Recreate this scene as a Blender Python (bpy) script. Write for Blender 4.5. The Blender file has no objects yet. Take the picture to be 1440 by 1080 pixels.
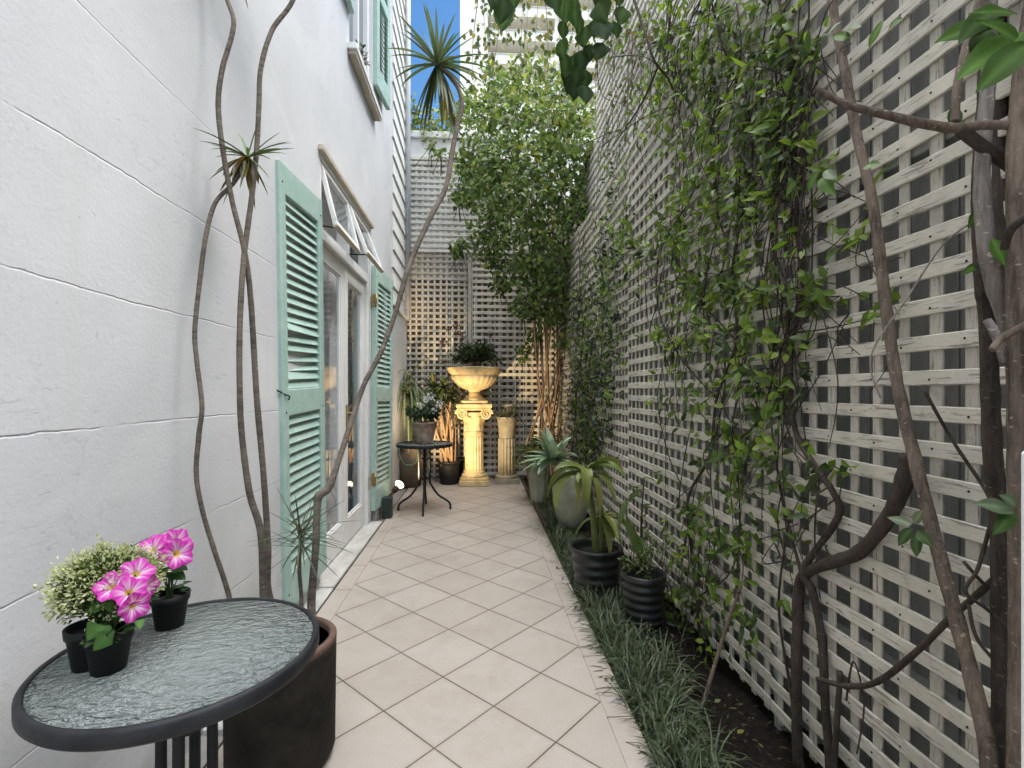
import bpy, math, random
from mathutils import Vector, Matrix, noise
random.seed(7)
PI = math.pi
scn = bpy.context.scene
col = scn.collection
V = Vector

# ------------------------------------------------------------------ courtyard points from image coordinates
# x across the courtyard, y along it, z up; eye height 1.27 m, view turned 3.9 degrees off the axis
EYE, FL, YAW = 1.27, 690.0, math.radians(3.9)
SN, CS = math.sin(YAW), math.cos(YAW)
def at(u, v, d):                       # image pixel u, v and a chosen depth -> a point in the courtyard
    r = (u-720)/FL*d
    return V((r*CS + d*SN, d*CS - r*SN, EYE - (v-550)/FL*d))
def on_x(u, v, X):
    return at(u, v, X/((u-720)/FL*CS + SN))
def on_y(u, v, Y):
    return at(u, v, Y/(CS - (u-720)/FL*SN))
def rnd(a, b): return random.uniform(a, b)
def gau(s): return random.gauss(0, s)

# ------------------------------------------------------------------ materials
MAT = {}
class NT:
    def __init__(self, name):
        m = self.m = bpy.data.materials.new(name); m.use_nodes = True
        self.nt = m.node_tree; self.nt.nodes.clear()
        self.out = self.n('ShaderNodeOutputMaterial')
    def n(self, t, **k):
        o = self.nt.nodes.new(t)
        for a, b in k.items(): setattr(o, a, b)
        return o
    def l(self, a, b): self.nt.links.new(a, b)
    def coord(self, kind='Object', scale=(1,1,1)):
        tc = self.n('ShaderNodeTexCoord'); mp = self.n('ShaderNodeMapping')
        mp.inputs['Scale'].default_value = scale
        self.l(tc.outputs[kind], mp.inputs['Vector']); return mp.outputs['Vector']
    def noise(self, vec, scale, detail=4, rough=.55, dist=0):
        x = self.n('ShaderNodeTexNoise'); x.inputs['Scale'].default_value = scale
        x.inputs['Detail'].default_value = detail; x.inputs['Roughness'].default_value = rough
        x.inputs['Distortion'].default_value = dist
        self.l(vec, x.inputs['Vector']); return x.outputs['Fac']
    def ramp(self, fac, stops):
        r = self.n('ShaderNodeValToRGB'); e = r.color_ramp.elements
        while len(e) < len(stops): e.new(.5)
        for el, (p, c) in zip(e, stops):
            el.position = p; el.color = (c, c, c, 1) if isinstance(c, (int, float)) else (*c, 1)
        self.l(fac, r.inputs['Fac']); return r.outputs['Color']
    def mix(self, fac, a, b, mode='MIX'):
        x = self.n('ShaderNodeMix', data_type='RGBA', blend_type=mode)
        for s, i in ((fac, 0), (a, 6), (b, 7)):
            if isinstance(s, (int, float)): x.inputs[i].default_value = s
            elif isinstance(s, tuple): x.inputs[i].default_value = (*s, 1)
            else: self.l(s, x.inputs[i])
        return x.outputs[2]
    def math(self, op, a, b=None, c=None):
        x = self.n('ShaderNodeMath', operation=op)
        for i, s in enumerate((a, b, c)):
            if s is None: continue
            if isinstance(s, (int, float)): x.inputs[i].default_value = s
            else: self.l(s, x.inputs[i])
        return x.outputs[0]
    def bump(self, h, strength=.3, dist=.01, prev=None):
        b = self.n('ShaderNodeBump'); b.inputs['Strength'].default_value = strength; b.inputs['Distance'].default_value = dist
        self.l(h, b.inputs['Height'])
        if prev is not None: self.l(prev, b.inputs['Normal'])
        return b.outputs['Normal']
    def bsdf(self, color, rough=.6, normal=None, spec=.4, **k):
        p = self.n('ShaderNodeBsdfPrincipled')
        for s, nme in ((color, 'Base Color'), (rough, 'Roughness')):
            if isinstance(s, (int, float)): p.inputs[nme].default_value = s
            elif isinstance(s, tuple): p.inputs[nme].default_value = (*s, 1)
            else: self.l(s, p.inputs[nme])
        p.inputs['Specular IOR Level'].default_value = spec
        for a, b in k.items(): p.inputs[a.replace('_', ' ')].default_value = b
        if normal is not None: self.l(normal, p.inputs['Normal'])
        return p
    def done(self, key, sh):
        self.l(sh.outputs[0], self.out.inputs['Surface']); MAT[key] = self.m; return self.m

def worn(key, c, c2, scale=8, rough=.6, bscale=60, bstr=.25, bdist=.004, spec=.35, stretch=(1,1,1), metallic=0, lo=.35, hi=.7):
    t = NT(key); v = t.coord('Object', stretch)
    f = t.ramp(t.noise(v, scale, 6, .65), [(lo, 0.0), (hi, 1.0)])
    fine = t.noise(v, bscale, 4, .6)
    colr = t.mix(t.math('MULTIPLY', fine, .35), t.mix(f, c, c2), tuple(x*.55 for x in c))
    return t.done(key, t.bsdf(colr, rough, t.bump(fine, bstr, bdist), spec, Metallic=metallic))

worn('mint', (.34,.49,.43), (.48,.59,.54), 9, .5, 90, .2, .002, lo=.42, hi=.72)
worn('sill_paint', (.56,.54,.50), (.30,.28,.25), 7, .6, 50, .4, .004, stretch=(1,.5,1), lo=.42, hi=.75)
worn('white_paint', (.80,.79,.77), (.70,.69,.67), 6, .45, 80, .15, .002)
worn('tan_trim', (.56,.50,.41), (.42,.36,.28), 6, .55, 60, .2, .002)
worn('dark_metal', (.012,.013,.014), (.026,.027,.027), 9, .55, 160, .18, .0015, spec=.2)
worn('table_rim', (.012,.013,.015), (.030,.031,.033), 14, .5, 200, .3, .001, spec=.2)
worn('brass', (.45,.33,.12), (.22,.16,.07), 40, .4, 90, .2, .002, metallic=.7)
worn('brown_plastic', (.05,.03,.02), (.03,.02,.015), 20, .4)
worn('black_plastic', (.009,.010,.010), (.024,.023,.022), 14, .55, 120, .15, .001, spec=.2)
worn('green_box', (.02,.035,.028), (.03,.045,.04), 10, .6)
worn('planter_dark', (.016,.014,.011), (.045,.038,.029), 7, .8, 45, .5, .004, spec=.15)
worn('terracotta_rim', (.145,.085,.064), (.09,.056,.045), 10, .75, 60, .35, .003)
worn('terracotta', (.28,.17,.12), (.42,.36,.30), 16, .8, 60, .5, .006, lo=.42, hi=.6)
worn('black_glaze', (.010,.011,.011), (.028,.028,.026), 9, .36, 40, .2, .003, spec=.5)
worn('stone_yellow', (.68,.53,.29), (.34,.24,.12), 7, .85, 60, .7, .008, lo=.46, hi=.72)
worn('stone_grey', (.36,.32,.24), (.20,.18,.12), 9, .9, 60, .6, .006)
worn('jar_stone', (.38,.37,.28), (.24,.25,.16), 7, .85, 55, .5, .005)
worn('brown_stone', (.16,.12,.08), (.09,.07,.05), 10, .85, 50, .5, .006)
worn('potting_soil', (.022,.016,.011), (.05,.037,.025), 40, .95, 120, 1, .01)
worn('fence_dark', (.24,.245,.225), (.37,.37,.345), 3, .85, 40, .4, .004, stretch=(1,6,.8))
worn('fence_brown', (.24,.18,.125), (.15,.11,.075), 3, .85, 40, .4, .004, stretch=(6,1,.8))
worn('edging', (.10,.05,.03), (.05,.03,.02), 12, .85)
worn('concrete', (.30,.28,.25), (.20,.19,.17), 12, .85, 80, .4, .004)
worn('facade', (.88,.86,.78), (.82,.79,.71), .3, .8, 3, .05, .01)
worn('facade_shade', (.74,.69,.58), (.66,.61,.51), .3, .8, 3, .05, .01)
worn('outside_ground', (.16,.15,.13), (.10,.095,.085), 2, .9, 20, .4, .01)
worn('grey_board', (.42,.43,.44), (.50,.51,.51), 3, .6)
worn('hose_green', (.08,.11,.07), (.10,.13,.09), 10, .5)
worn('upper_wall', (.80,.80,.79), (.66,.66,.645), 2.5, .85, 60, .4, .004, lo=.4, hi=.75)

def bark(key, c1, c2, stretch, scale=30, bs=.7, bd=.006):
    t = NT(key); v = t.coord('Object', stretch)
    a = t.noise(v, scale, 8, .7, .6); big = t.noise(t.coord(), 5, 4)
    c = t.mix(t.ramp(a, [(.32, 0.0), (.68, 1.0)]), c1, c2)
    c = t.mix(t.ramp(big, [(.45, 0.0), (.75, .55)]), c, tuple(min(1, x*1.7) for x in c2))
    lent = t.ramp(t.noise(t.coord('Object', (1,1,2.2)), 75, 2, .5), [(.66, 0.0), (.72, .8)])
    c = t.mix(lent, c, tuple(min(1, x*2.1) for x in c2))
    return t.done(key, t.bsdf(c, .85, t.bump(a, bs, bd), .25))
bark('bark_cane', (.045,.036,.029), (.15,.125,.10), (1,1,9), 9, .9, .006)
bark('bark_brown', (.045,.034,.026), (.20,.155,.118), (3,3,.45), 30, 1.0, .012)
bark('bark_grey', (.07,.058,.05), (.30,.26,.23), (3,3,.45), 28, 1.0, .012)
bark('bark_dark', (.018,.014,.011), (.068,.053,.041), (3,3,.8), 24, 1.0, .008)
bark('bark_warm', (.16,.09,.045), (.36,.23,.13), (3,3,.6), 20, .6, .005)

def leafmat(key, rough=.42, trans=.38, spec=.35, var=.25, coat=0):
    t = NT(key)
    at_ = t.n('ShaderNodeAttribute'); at_.attribute_name = 'tint'
    v = t.coord('Object'); f = t.noise(v, 60, 3)
    c = t.mix(t.math('MULTIPLY', f, var*2), at_.outputs['Color'], (.03,.035,.012))
    p = t.bsdf(c, rough, None, spec)
    tr = t.n('ShaderNodeBsdfTranslucent')
    t.l(t.mix(.5, at_.outputs['Color'], (.75,.9,.15), 'MULTIPLY'), tr.inputs['Color'])
    mx = t.n('ShaderNodeMixShader'); mx.inputs[0].default_value = trans
    t.l(p.outputs[0], mx.inputs[1]); t.l(tr.outputs[0], mx.inputs[2])
    return t.done(key, mx)
leafmat('leaf', .42, .46, .38); leafmat('dull_leaf', .65, .4, .15); leafmat('strap', .40, .2, .35); leafmat('grass_blade', .45, .12, .4); leafmat('petal', .55, .3, .2, .02)

# plaster of the long house wall: trowelled, scored with courses
t = NT('plaster'); o = t.coord('Object')
sx = t.n('ShaderNodeSeparateXYZ'); t.l(o, sx.inputs[0])
wob = t.noise(o, 2.2, 5, .6)
fine = t.noise(o, 75, 5, .6); mid = t.noise(t.coord('Object', (1, .8, 2.2)), 9, 6, .68, .8)
big = t.noise(o, 1.3, 4)
zz = t.math('ADD', sx.outputs['Z'], t.math('ADD', t.math('MULTIPLY', t.math('SUBTRACT', wob, .5), .032), t.math('MULTIPLY', t.math('SUBTRACT', t.noise(o, 16, 4, .7), .5), .012)))
fr = t.math('ABSOLUTE', t.math('SUBTRACT', t.math('FRACT', t.math('DIVIDE', t.math('SUBTRACT', zz, .2545), .3665)), .5))
line = t.math('SUBTRACT', 1.0, t.ramp(t.math('MULTIPLY', fr, .3665), [(.0008, 0.0), (.0038, 1.0)]))
breakup = t.ramp(t.noise(o, 2.6, 5, .7), [(.38, .0), (.56, 1.0)])
fade = t.ramp(t.math('DIVIDE', sx.outputs['Z'], 8), [(.24, 1.0), (.33, .15)])
line = t.math('MULTIPLY', line, t.math('MULTIPLY', breakup, fade))
# scattered trowel scratches
scr = t.ramp(t.noise(t.coord('Object', (1, 1.4, 7)), 5.5, 7, .75, 1.6), [(.60, 0.0), (.68, 1.0)])
pit = t.ramp(t.noise(o, 34, 2, .4), [(.72, 0.0), (.76, 1.0)])
base = t.mix(t.ramp(big, [(.35, 0.0), (.7, 1.0)]), (.505,.51,.52), (.59,.595,.605))
base = t.mix(t.math('MULTIPLY', line, .36), base, (.28,.27,.26))
base = t.mix(t.math('MULTIPLY', t.ramp(mid, [(.3, 0.0), (.75, 1.0)]), .16), base, (.48,.475,.465))
streak = t.ramp(t.noise(t.coord('Object', (1, 3.2, .35)), 3.0, 6, .65), [(.5, 0.0), (.8, 1.0)])
base = t.mix(t.math('MULTIPLY', streak, .30), base, (.52,.51,.47))
base = t.mix(t.math('MULTIPLY', pit, .4), base, (.35,.34,.33))
# damp grime low down
grime = t.math('MULTIPLY', t.ramp(sx.outputs['Z'], [(.0, 1.0), (.95, 0.0)]), t.ramp(t.noise(o, 4, 6, .7), [(.35, 0.0), (.7, 1.0)]))
base = t.mix(t.math('MULTIPLY', grime, .75), base, (.34,.32,.28))
scr = t.math('MULTIPLY', scr, t.ramp(t.noise(o, 1.7, 3), [(.5, 0.0), (.68, 1.0)]))
vc = t.n('ShaderNodeTexVoronoi', feature='DISTANCE_TO_EDGE'); vc.inputs['Scale'].default_value = .8
wv = t.n('ShaderNodeVectorMath', operation='ADD'); t.l(o, wv.inputs[0])
nz = t.n('ShaderNodeTexNoise'); nz.inputs['Scale'].default_value = 3.5; nz.inputs['Detail'].default_value = 7; nz.inputs['Roughness'].default_value = .7; t.l(o, nz.inputs['Vector'])
sv = t.n('ShaderNodeVectorMath', operation='SCALE'); t.l(nz.outputs['Color'], sv.inputs[0]); sv.inputs['Scale'].default_value = .55; t.l(sv.outputs[0], wv.inputs[1]); t.l(wv.outputs[0], vc.inputs['Vector'])
crack = t.math('MULTIPLY', t.math('SUBTRACT', 1.0, t.ramp(vc.outputs['Distance'], [(.0008, 0.0), (.004, 1.0)])), t.ramp(t.noise(o, .9, 3), [(.46, 0.0), (.6, 1.0)]))
base = t.mix(t.math('MULTIPLY', crack, .30), base, (.25,.24,.23))
patch = t.ramp(t.noise(t.coord('Object', (1, .7, 1.2)), 1.1, 3, .5, 1.2), [(.56, 0.0), (.60, 1.0)])
base = t.mix(t.math('MULTIPLY', patch, .22), base, (.66,.66,.655))
h = t.math('ADD', t.math('MULTIPLY', fine, .26), t.math('ADD', t.math('MULTIPLY', mid, .14), t.math('ADD', t.math('MULTIPLY', scr, -.42), t.math('MULTIPLY', line, -.6))))
t.done('plaster', t.bsdf(base, .8, t.bump(h, .55, .008), .25))

# painted cladding
t = NT('clad_paint'); o = t.coord('Object')
c = t.mix(t.noise(o, 3, 5), (.72,.715,.70), (.60,.595,.58))
t.done('clad_paint', t.bsdf(c, .6, t.bump(t.noise(o, 70, 4), .2, .002), .3))

# lattice paint, one for level slats and one for upright ones (weathered along the grain)
def lattice_mat(key, stretch, a, b, wear):
    t = NT(key); o = t.coord('Object', stretch)
    g = t.noise(o, 16, 8, .72, .4); g2 = t.noise(t.coord(), 2.0, 4)
    g3 = t.noise(t.coord(), 28, 5, .7)
    c = t.mix(t.ramp(g, [(.3, 0.0), (.7, 1.0)]), a, b)
    c = t.mix(t.math('MULTIPLY', t.ramp(g, [(wear, 0.0), (wear+.06, 1.0)]), .75), c, (.10,.085,.07))
    c = t.mix(t.math('MULTIPLY', t.ramp(g2, [(.4, 0.0), (.75, 1.0)]), .5), c, (.25,.25,.20))
    c = t.mix(t.math('MULTIPLY', t.ramp(t.noise(t.coord(), 7, 6, .75), [(.5, 0.0), (.7, 1.0)]), .4), c, (.22,.20,.165))
    c = t.mix(t.math('MULTIPLY', t.ramp(g3, [(.6, 0.0), (.72, 1.0)]), .35), c, (.22,.20,.16))
    return t.done(key, t.bsdf(c, .75, t.bump(g, .5, .003), .25))
lattice_mat('slat_level', (8, .5, 8), (.50,.46,.385), (.67,.625,.54), .54)
lattice_mat('slat_upright', (8, 8, .5), (.42,.385,.325), (.60,.56,.485), .54)
lattice_mat('slat_back_level', (.5, 8, 8), (.60,.55,.47), (.74,.69,.61), .62)
lattice_mat('slat_white', (4, 4, 4), (.71,.68,.62), (.76,.73,.67), .70)
t = NT('nail'); t.done('nail', t.bsdf((.015,.012,.01), .7))

# floor tiles: diagonal squares, grout, per tile tint and stains
def tile_mat(key, diagonal):
    t = NT(key); o = t.coord('Object'); s = t.n('ShaderNodeSeparateXYZ'); t.l(o, s.inputs[0])
    x, y = s.outputs['X'], s.outputs['Y']
    side = .4365/math.sqrt(2)
    if diagonal:
        xx = t.math('SUBTRACT', x, .4975); yy = t.math('SUBTRACT', y, 1.978)
        a = t.math('DIVIDE', t.math('MULTIPLY', t.math('ADD', xx, yy), .70711), side)
        b = t.math('DIVIDE', t.math('MULTIPLY', t.math('SUBTRACT', yy, xx), .70711), side)
        def edge(q):
            f = t.math('FRACT', q); return t.math('MULTIPLY', t.math('MINIMUM', f, t.math('SUBTRACT', 1.0, f)), side)
        d = t.math('MINIMUM', edge(a), edge(b)); ia, ib = t.math('FLOOR', a), t.math('FLOOR', b)
    else:
        b = t.math('DIVIDE', t.math('SUBTRACT', y, .12), .44)
        f = t.math('FRACT', b); d = t.math('MULTIPLY', t.math('MINIMUM', f, t.math('SUBTRACT', 1.0, f)), .44)
        ia, ib = t.math('FLOOR', b), t.math('FLOOR', t.math('MULTIPLY', x, 2.0))
    wob = t.math('MULTIPLY', t.math('SUBTRACT', t.noise(o, 40, 3), .5), .0016)
    grout = t.math('SUBTRACT', 1.0, t.ramp(t.math('MULTIPLY', t.math('ADD', d, wob), 100), [(.22, 0.0), (.36, 1.0)]))
    cv = t.n('ShaderNodeCombineXYZ'); t.l(ia, cv.inputs[0]); t.l(ib, cv.inputs[1])
    wn = t.n('ShaderNodeTexWhiteNoise', noise_dimensions='3D'); t.l(cv.outputs[0], wn.inputs['Vector'])
    c = t.mix(wn.outputs['Value'], (.40,.35,.305), (.445,.393,.347))
    cloud = t.noise(o, 6, 7, .65, .6)
    c = t.mix(t.math('MULTIPLY', t.ramp(cloud, [(.38, 0.0), (.72, 1.0)]), .45), c, (.36,.30,.245))
    speck = t.ramp(t.noise(o, 130, 3, .6), [(.3, 0.0), (.8, 1.0)])
    c = t.mix(t.math('MULTIPLY', speck, .38), c, (.27,.235,.20))
    stain = t.ramp(t.noise(o, 1.8, 6, .7), [(.48, 0.0), (.72, 1.0)])
    c = t.mix(t.math('MULTIPLY', stain, .42), c, (.25,.21,.17))
    # dirt creeping out of the joints
    near = t.math('SUBTRACT', 1.0, t.ramp(t.math('MULTIPLY', d, 100), [(.3, 0.0), (1.0, 1.0)]) if False else t.ramp(t.math('MULTIPLY', d, 40), [(.1, 0.0), (.9, 1.0)]))
    c = t.mix(t.math('MULTIPLY', near, .22), c, (.27,.225,.175))
    c = t.mix(t.math('MULTIPLY', grout, t.math('ADD', .62, t.math('MULTIPLY', t.noise(o, 3, 4, .7), .5))), c, (.065,.054,.044))
    h = t.math('SUBTRACT', t.math('MULTIPLY', t.noise(o, 45, 4), .15), grout)
    rough = t.math('ADD', .42, t.math('MULTIPLY', cloud, .3))
    return t.done(key, t.bsdf(c, rough, t.bump(h, .5, .004), .35))
tile_mat('tiles', True); tile_mat('tiles_border', False)

t = NT('soil'); o = t.coord(); a = t.noise(o, 45, 8, .75); b = t.noise(o, 180, 3)
c = t.ramp(a, [(.3, (.008,.006,.005)), (.55, (.022,.017,.013)), (.75, (.055,.043,.032))])
t.done('soil', t.bsdf(c, .95, t.bump(t.math('ADD', a, t.math('MULTIPLY', b, .4)), 1, .02), .15))

# rippled table glass
t = NT('ripple_glass'); o = t.coord('Object')
o2 = t.coord('Object', (1, 2.1, 1))
w = t.noise(o2, 34, 2, .45, .7); w2 = t.noise(o, 190, 2)
nrm = t.bump(t.math('ADD', w, t.math('MULTIPLY', w2, .25)), 1.0, .022)
p = t.bsdf((.33,.365,.345), .06, nrm, 1.0)
g = t.n('ShaderNodeBsdfRefraction'); g.inputs['Color'].default_value = (.62,.70,.68,1); g.inputs['Roughness'].default_value = .12; g.inputs['IOR'].default_value = 1.25
t.l(nrm, g.inputs['Normal'])
mx = t.n('ShaderNodeMixShader'); mx.inputs[0].default_value = .42
t.l(p.outputs[0], mx.inputs[1]); t.l(g.outputs[0], mx.inputs[2]); t.done('ripple_glass', mx)

# door and window glass
t = NT('window_glass'); fr = t.n('ShaderNodeLayerWeight'); fr.inputs['Blend'].default_value = .5
gl = t.n('ShaderNodeBsdfGlossy'); gl.inputs['Roughness'].default_value = .015; gl.inputs['Color'].default_value = (.93,.96,1,1)
tr = t.n('ShaderNodeBsdfTransparent'); tr.inputs['Color'].default_value = (.90,.93,.95,1)
t.l(t.bump(t.noise(t.coord(), 5, 2), .04, .004), gl.inputs['Normal'])
mx = t.n('ShaderNodeMixShader'); t.l(t.math('MULTIPLY_ADD', t.math('POWER', fr.outputs['Facing'], 3.2), .62, .07), mx.inputs[0])
t.l(tr.outputs[0], mx.inputs[1]); t.l(gl.outputs[0], mx.inputs[2]); t.done('window_glass', mx)
t = NT('dull_glass'); t.done('dull_glass', t.bsdf((.10,.13,.15), .06, None, 1.0))
worn('room', (.62,.60,.57), (.55,.53,.50), 2, .9)
worn('added_curtain', (.78,.77,.77), (.68,.67,.67), 3, .9, stretch=(1,8,.2))
t = NT('lamp_glow'); e = t.n('ShaderNodeEmission'); e.inputs['Color'].default_value = (1,.84,.58,1); e.inputs['Strength'].default_value = 5
t.done('lamp_glow', e)
t = NT('letter_white'); t.done('letter_white', t.bsdf((.55,.55,.53), .6))

# ------------------------------------------------------------------ mesh builder
class MB:
    def __init__(s): s.v = []; s.f = []; s.mi = []; s.tint = []; s.cur = 0; s.tc = (1,1,1); s.sm = []; s.smooth = True
    def vert(s, p, tint=None): s.v.append(tuple(p)); s.tint.append(tint or s.tc); return len(s.v)-1
    def face(s, *i): s.f.append(i); s.mi.append(s.cur); s.sm.append(s.smooth)
    def box(s, x0, x1, y0, y1, z0, z1, ch=0, M=None):
        sm = s.smooth; s.smooth = False
        if ch <= 0:
            P = [(x0,y0,z0),(x1,y0,z0),(x1,y1,z0),(x0,y1,z0),(x0,y0,z1),(x1,y0,z1),(x1,y1,z1),(x0,y1,z1)]
            F = [(0,3,2,1),(4,5,6,7),(0,1,5,4),(1,2,6,5),(2,3,7,6),(3,0,4,7)]
        else:
            P = []; idx = {}
            lo, hi = (x0,y0,z0), (x1,y1,z1)
            for cx in (0,1):
                for cy in (0,1):
                    for cz in (0,1):
                        c = (cx,cy,cz); b = [hi[k] if c[k] else lo[k] for k in range(3)]
                        for ax in range(3):
                            q = list(b)
                            for k in range(3):
                                if k != ax: q[k] += -ch if c[k] else ch
                            idx[(c, ax)] = len(P); P.append(tuple(q))
            F = []
            for ax in range(3):
                a, b = (ax+1) % 3, (ax+2) % 3
                for sd in (0,1):
                    q = []
                    for (i, j) in ((0,0),(1,0),(1,1),(0,1)):
                        c = [0,0,0]; c[ax] = sd; c[a] = i; c[b] = j; q.append(idx[(tuple(c), ax)])
                    F.append(tuple(q if sd else q[::-1]))
                for i in (0,1):
                    for j in (0,1):
                        c0 = [0,0,0]; c0[a] = i; c0[b] = j; c1 = list(c0); c1[ax] = 1
                        c0, c1 = tuple(c0), tuple(c1)
                        q = (idx[(c0,a)], idx[(c1,a)], idx[(c1,b)], idx[(c0,b)])
                        F.append(q if (i ^ j) else q[::-1])
            for cx in (0,1):
                for cy in (0,1):
                    for cz in (0,1):
                        c = (cx,cy,cz); q = (idx[(c,0)], idx[(c,1)], idx[(c,2)])
                        F.append(q if (cx+cy+cz) % 2 else q[::-1])
        n = len(s.v)
        for p in P: s.vert(M @ V(p) if M is not None else p)
        for f in F: s.face(*[n+i for i in f])
        s.smooth = sm; return s
    def quad(s, a, b, c, d):
        n = [s.vert(p) for p in (a,b,c,d)]; s.face(*n); return s
    def lathe(s, prof, c=(0,0,0), seg=40, M=None, ripple=None):
        rings = []
        for (r, z) in prof:
            ring = []
            for k in range(seg):
                a = 2*PI*k/seg; rr = r*(ripple(a, z) if ripple else 1)
                p = V((c[0]+rr*math.cos(a), c[1]+rr*math.sin(a), c[2]+z))
                ring.append(s.vert(M @ p if M is not None else p))
            rings.append(ring)
        for A, B in zip(rings, rings[1:]):
            for k in range(seg): s.face(A[k], A[(k+1) % seg], B[(k+1) % seg], B[k])
        if prof[0][0] > 1e-4: s.face(*rings[0][::-1])
        if prof[-1][0] > 1e-4: s.face(*rings[-1])
        return s
    def tube(s, pts, rad, seg=8, cap=True, knob=0.0, sub=6):
        pts = [V(p) for p in pts]
        if not isinstance(rad, (list, tuple)): rad = [rad]*len(pts)
        P, R = spline(pts, rad, sub) if sub > 1 and len(pts) > 2 else (pts, list(rad))
        T = [(P[min(i+1, len(P)-1)]-P[max(i-1, 0)]).normalized() for i in range(len(P))]
        up = V((0,0,1)) if abs(T[0].z) < .9 else V((1,0,0))
        N = (up - T[0]*up.dot(T[0])).normalized()
        rings = []
        for i, p in enumerate(P):
            N = (N - T[i]*N.dot(T[i])).normalized(); B = T[i].cross(N)
            ring = []
            kn = 1 + knob*(noise.noise(p*23) + .6*noise.noise(p*70)) if knob else 1
            for k in range(seg):
                a = 2*PI*k/seg
                d = N*math.cos(a) + B*math.sin(a)
                rr = R[i]*kn*(1 + (knob*.8*noise.noise((p+d*.03)*31) if knob else 0))
                ring.append(s.vert(p + d*rr))
            rings.append(ring)
        for A, B_ in zip(rings, rings[1:]):
            for k in range(seg): s.face(A[k], A[(k+1) % seg], B_[(k+1) % seg], B_[k])
        if cap: s.face(*rings[0][::-1]); s.face(*rings[-1])
        return P
    def leaf(s, p, d, nrm, L, W, tint, droop=.25, fold=.18):
        d = V(d).normalized(); nrm = V(nrm); nrm = nrm - d*nrm.dot(d)
        if nrm.length < 1e-3: nrm = d.orthogonal()
        nrm.normalize(); sd = d.cross(nrm)
        tv = rnd(.72, 1.28); tt = tuple(c*tv for c in tint)
        def q(a, b, h): return V(p) + d*(a*L) + sd*(b*W*.5) + nrm*(h*L - droop*L*a*a)
        b0 = s.vert(q(0,0,0), tt)
        l1, r1, m1 = s.vert(q(.30,-.9,fold*.4), tt), s.vert(q(.30,.9,fold*.4), tt), s.vert(q(.32,0,0), tt)
        l2, r2, m2 = s.vert(q(.66,-.72,fold*.3), tt), s.vert(q(.66,.72,fold*.3), tt), s.vert(q(.68,0,0), tt)
        tp = s.vert(q(1,0,0), tt)
        s.face(b0,m1,l1); s.face(b0,r1,m1); s.face(l1,m1,m2,l2); s.face(m1,r1,r2,m2); s.face(l2,m2,tp); s.face(m2,r2,tp)
    def bigleaf(s, p, d, nrm, L, W, tint, droop=.25, fold=.16, rnd_=.9, seg=9):
        d = V(d).normalized(); nrm = V(nrm); nrm = nrm - d*nrm.dot(d)
        if nrm.length < 1e-3: nrm = d.orthogonal()
        nrm.normalize(); sd = d.cross(nrm); tv = rnd(.75, 1.25); cv = gau(.10); ph = rnd(0, 6)
        tt = tuple(c*tv for c in tint); rib = tuple(min(1, c*1.7+.01) for c in tt); prev = None
        for i in range(seg+1):
            f = i/seg; w = W*.5*max(0, math.sin(PI*f**rnd_))**.85*(1-.25*f*f)
            c = V(p) + d*(f*L) + sd*(cv*L*f*f) - nrm*(droop*L*f*f)
            e = nrm*(fold*w) ; rip = nrm*(.05*W*math.sin(f*9+ph))
            q = (s.vert(c-sd*w+e+rip, tt), s.vert(c-sd*w*.5+e*.35, tt), s.vert(c, rib), s.vert(c+sd*w*.5+e*.35, tt), s.vert(c+sd*w+e-rip, tt))
            if prev:
                for k in range(4): s.face(prev[k], prev[k+1], q[k+1], q[k])
            prev = q
    def strap(s, p, d, L, W, droop, tint, seg=6, fold=.3, twist=0, wprof=None, tip=None, wavy=0):
        p = V(p); d = V(d).normalized(); st = L/seg
        tv = rnd(.75, 1.25)
        prev = None
        for i in range(seg+1):
            f = i/seg
            w = W*(wprof(f) if wprof else math.sin(PI*min(1, .22+.78*f))**.7)
            if wavy: w *= 1 + wavy*math.sin(f*17+tv*90)
            sd = d.cross(V((0,0,1)))
            if sd.length < 1e-3: sd = V((1,0,0))
            sd.normalize(); up = sd.cross(d)
            if twist: sd = Matrix.Rotation(twist*f, 3, d) @ sd
            tc = tint if tip is None else tuple(a*(1-f)+b*f for a, b in zip(tint, tip))
            tc = tuple(c*tv for c in tc)
            a, m, b = s.vert(p - sd*w*.5 + up*w*fold, tc), s.vert(p, tc), s.vert(p + sd*w*.5 + up*w*fold, tc)
            if prev:
                s.face(prev[0], prev[1], m, a); s.face(prev[1], prev[2], b, m)
            prev = (a, m, b)
            d = (d + V((0,0,-droop/seg))).normalized()
            p = p + d*st
    def build(s, name, mats, parent=None, loc=None, kind=None):
        me = bpy.data.meshes.new(name); me.from_pydata(s.v, [], s.f)
        if isinstance(mats, str): mats = [mats]
        for m in mats: me.materials.append(MAT[m])
        me.polygons.foreach_set('material_index', s.mi)
        me.polygons.foreach_set('use_smooth', s.sm)
        if any(c != (1,1,1) for c in s.tint):
            a = me.attributes.new('tint', 'FLOAT_COLOR', 'POINT'); flat = []
            for c in s.tint: flat += [c[0], c[1], c[2], 1]
            a.data.foreach_set('color', flat)
        me.update()
        o = bpy.data.objects.new(name, me); col.objects.link(o)
        if parent is not None: o.parent = parent
        if loc is not None: o.location = loc
        if kind: o['kind'] = kind
        return o
def spline(pts, rad, n):
    P, R = [], []
    k = len(pts)
    for i in range(k-1):
        p0, p1, p2, p3 = pts[max(i-1,0)], pts[i], pts[i+1], pts[min(i+2,k-1)]
        for j in range(n):
            t_ = j/n
            P.append(.5*((2*p1) + (p2-p0)*t_ + (2*p0-5*p1+4*p2-p3)*t_*t_ + (3*p1-p0-3*p2+p3)*t_**3))
            R.append(rad[i]*(1-t_) + rad[i+1]*t_)
    P.append(pts[-1]); R.append(rad[-1]); return P, R
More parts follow.
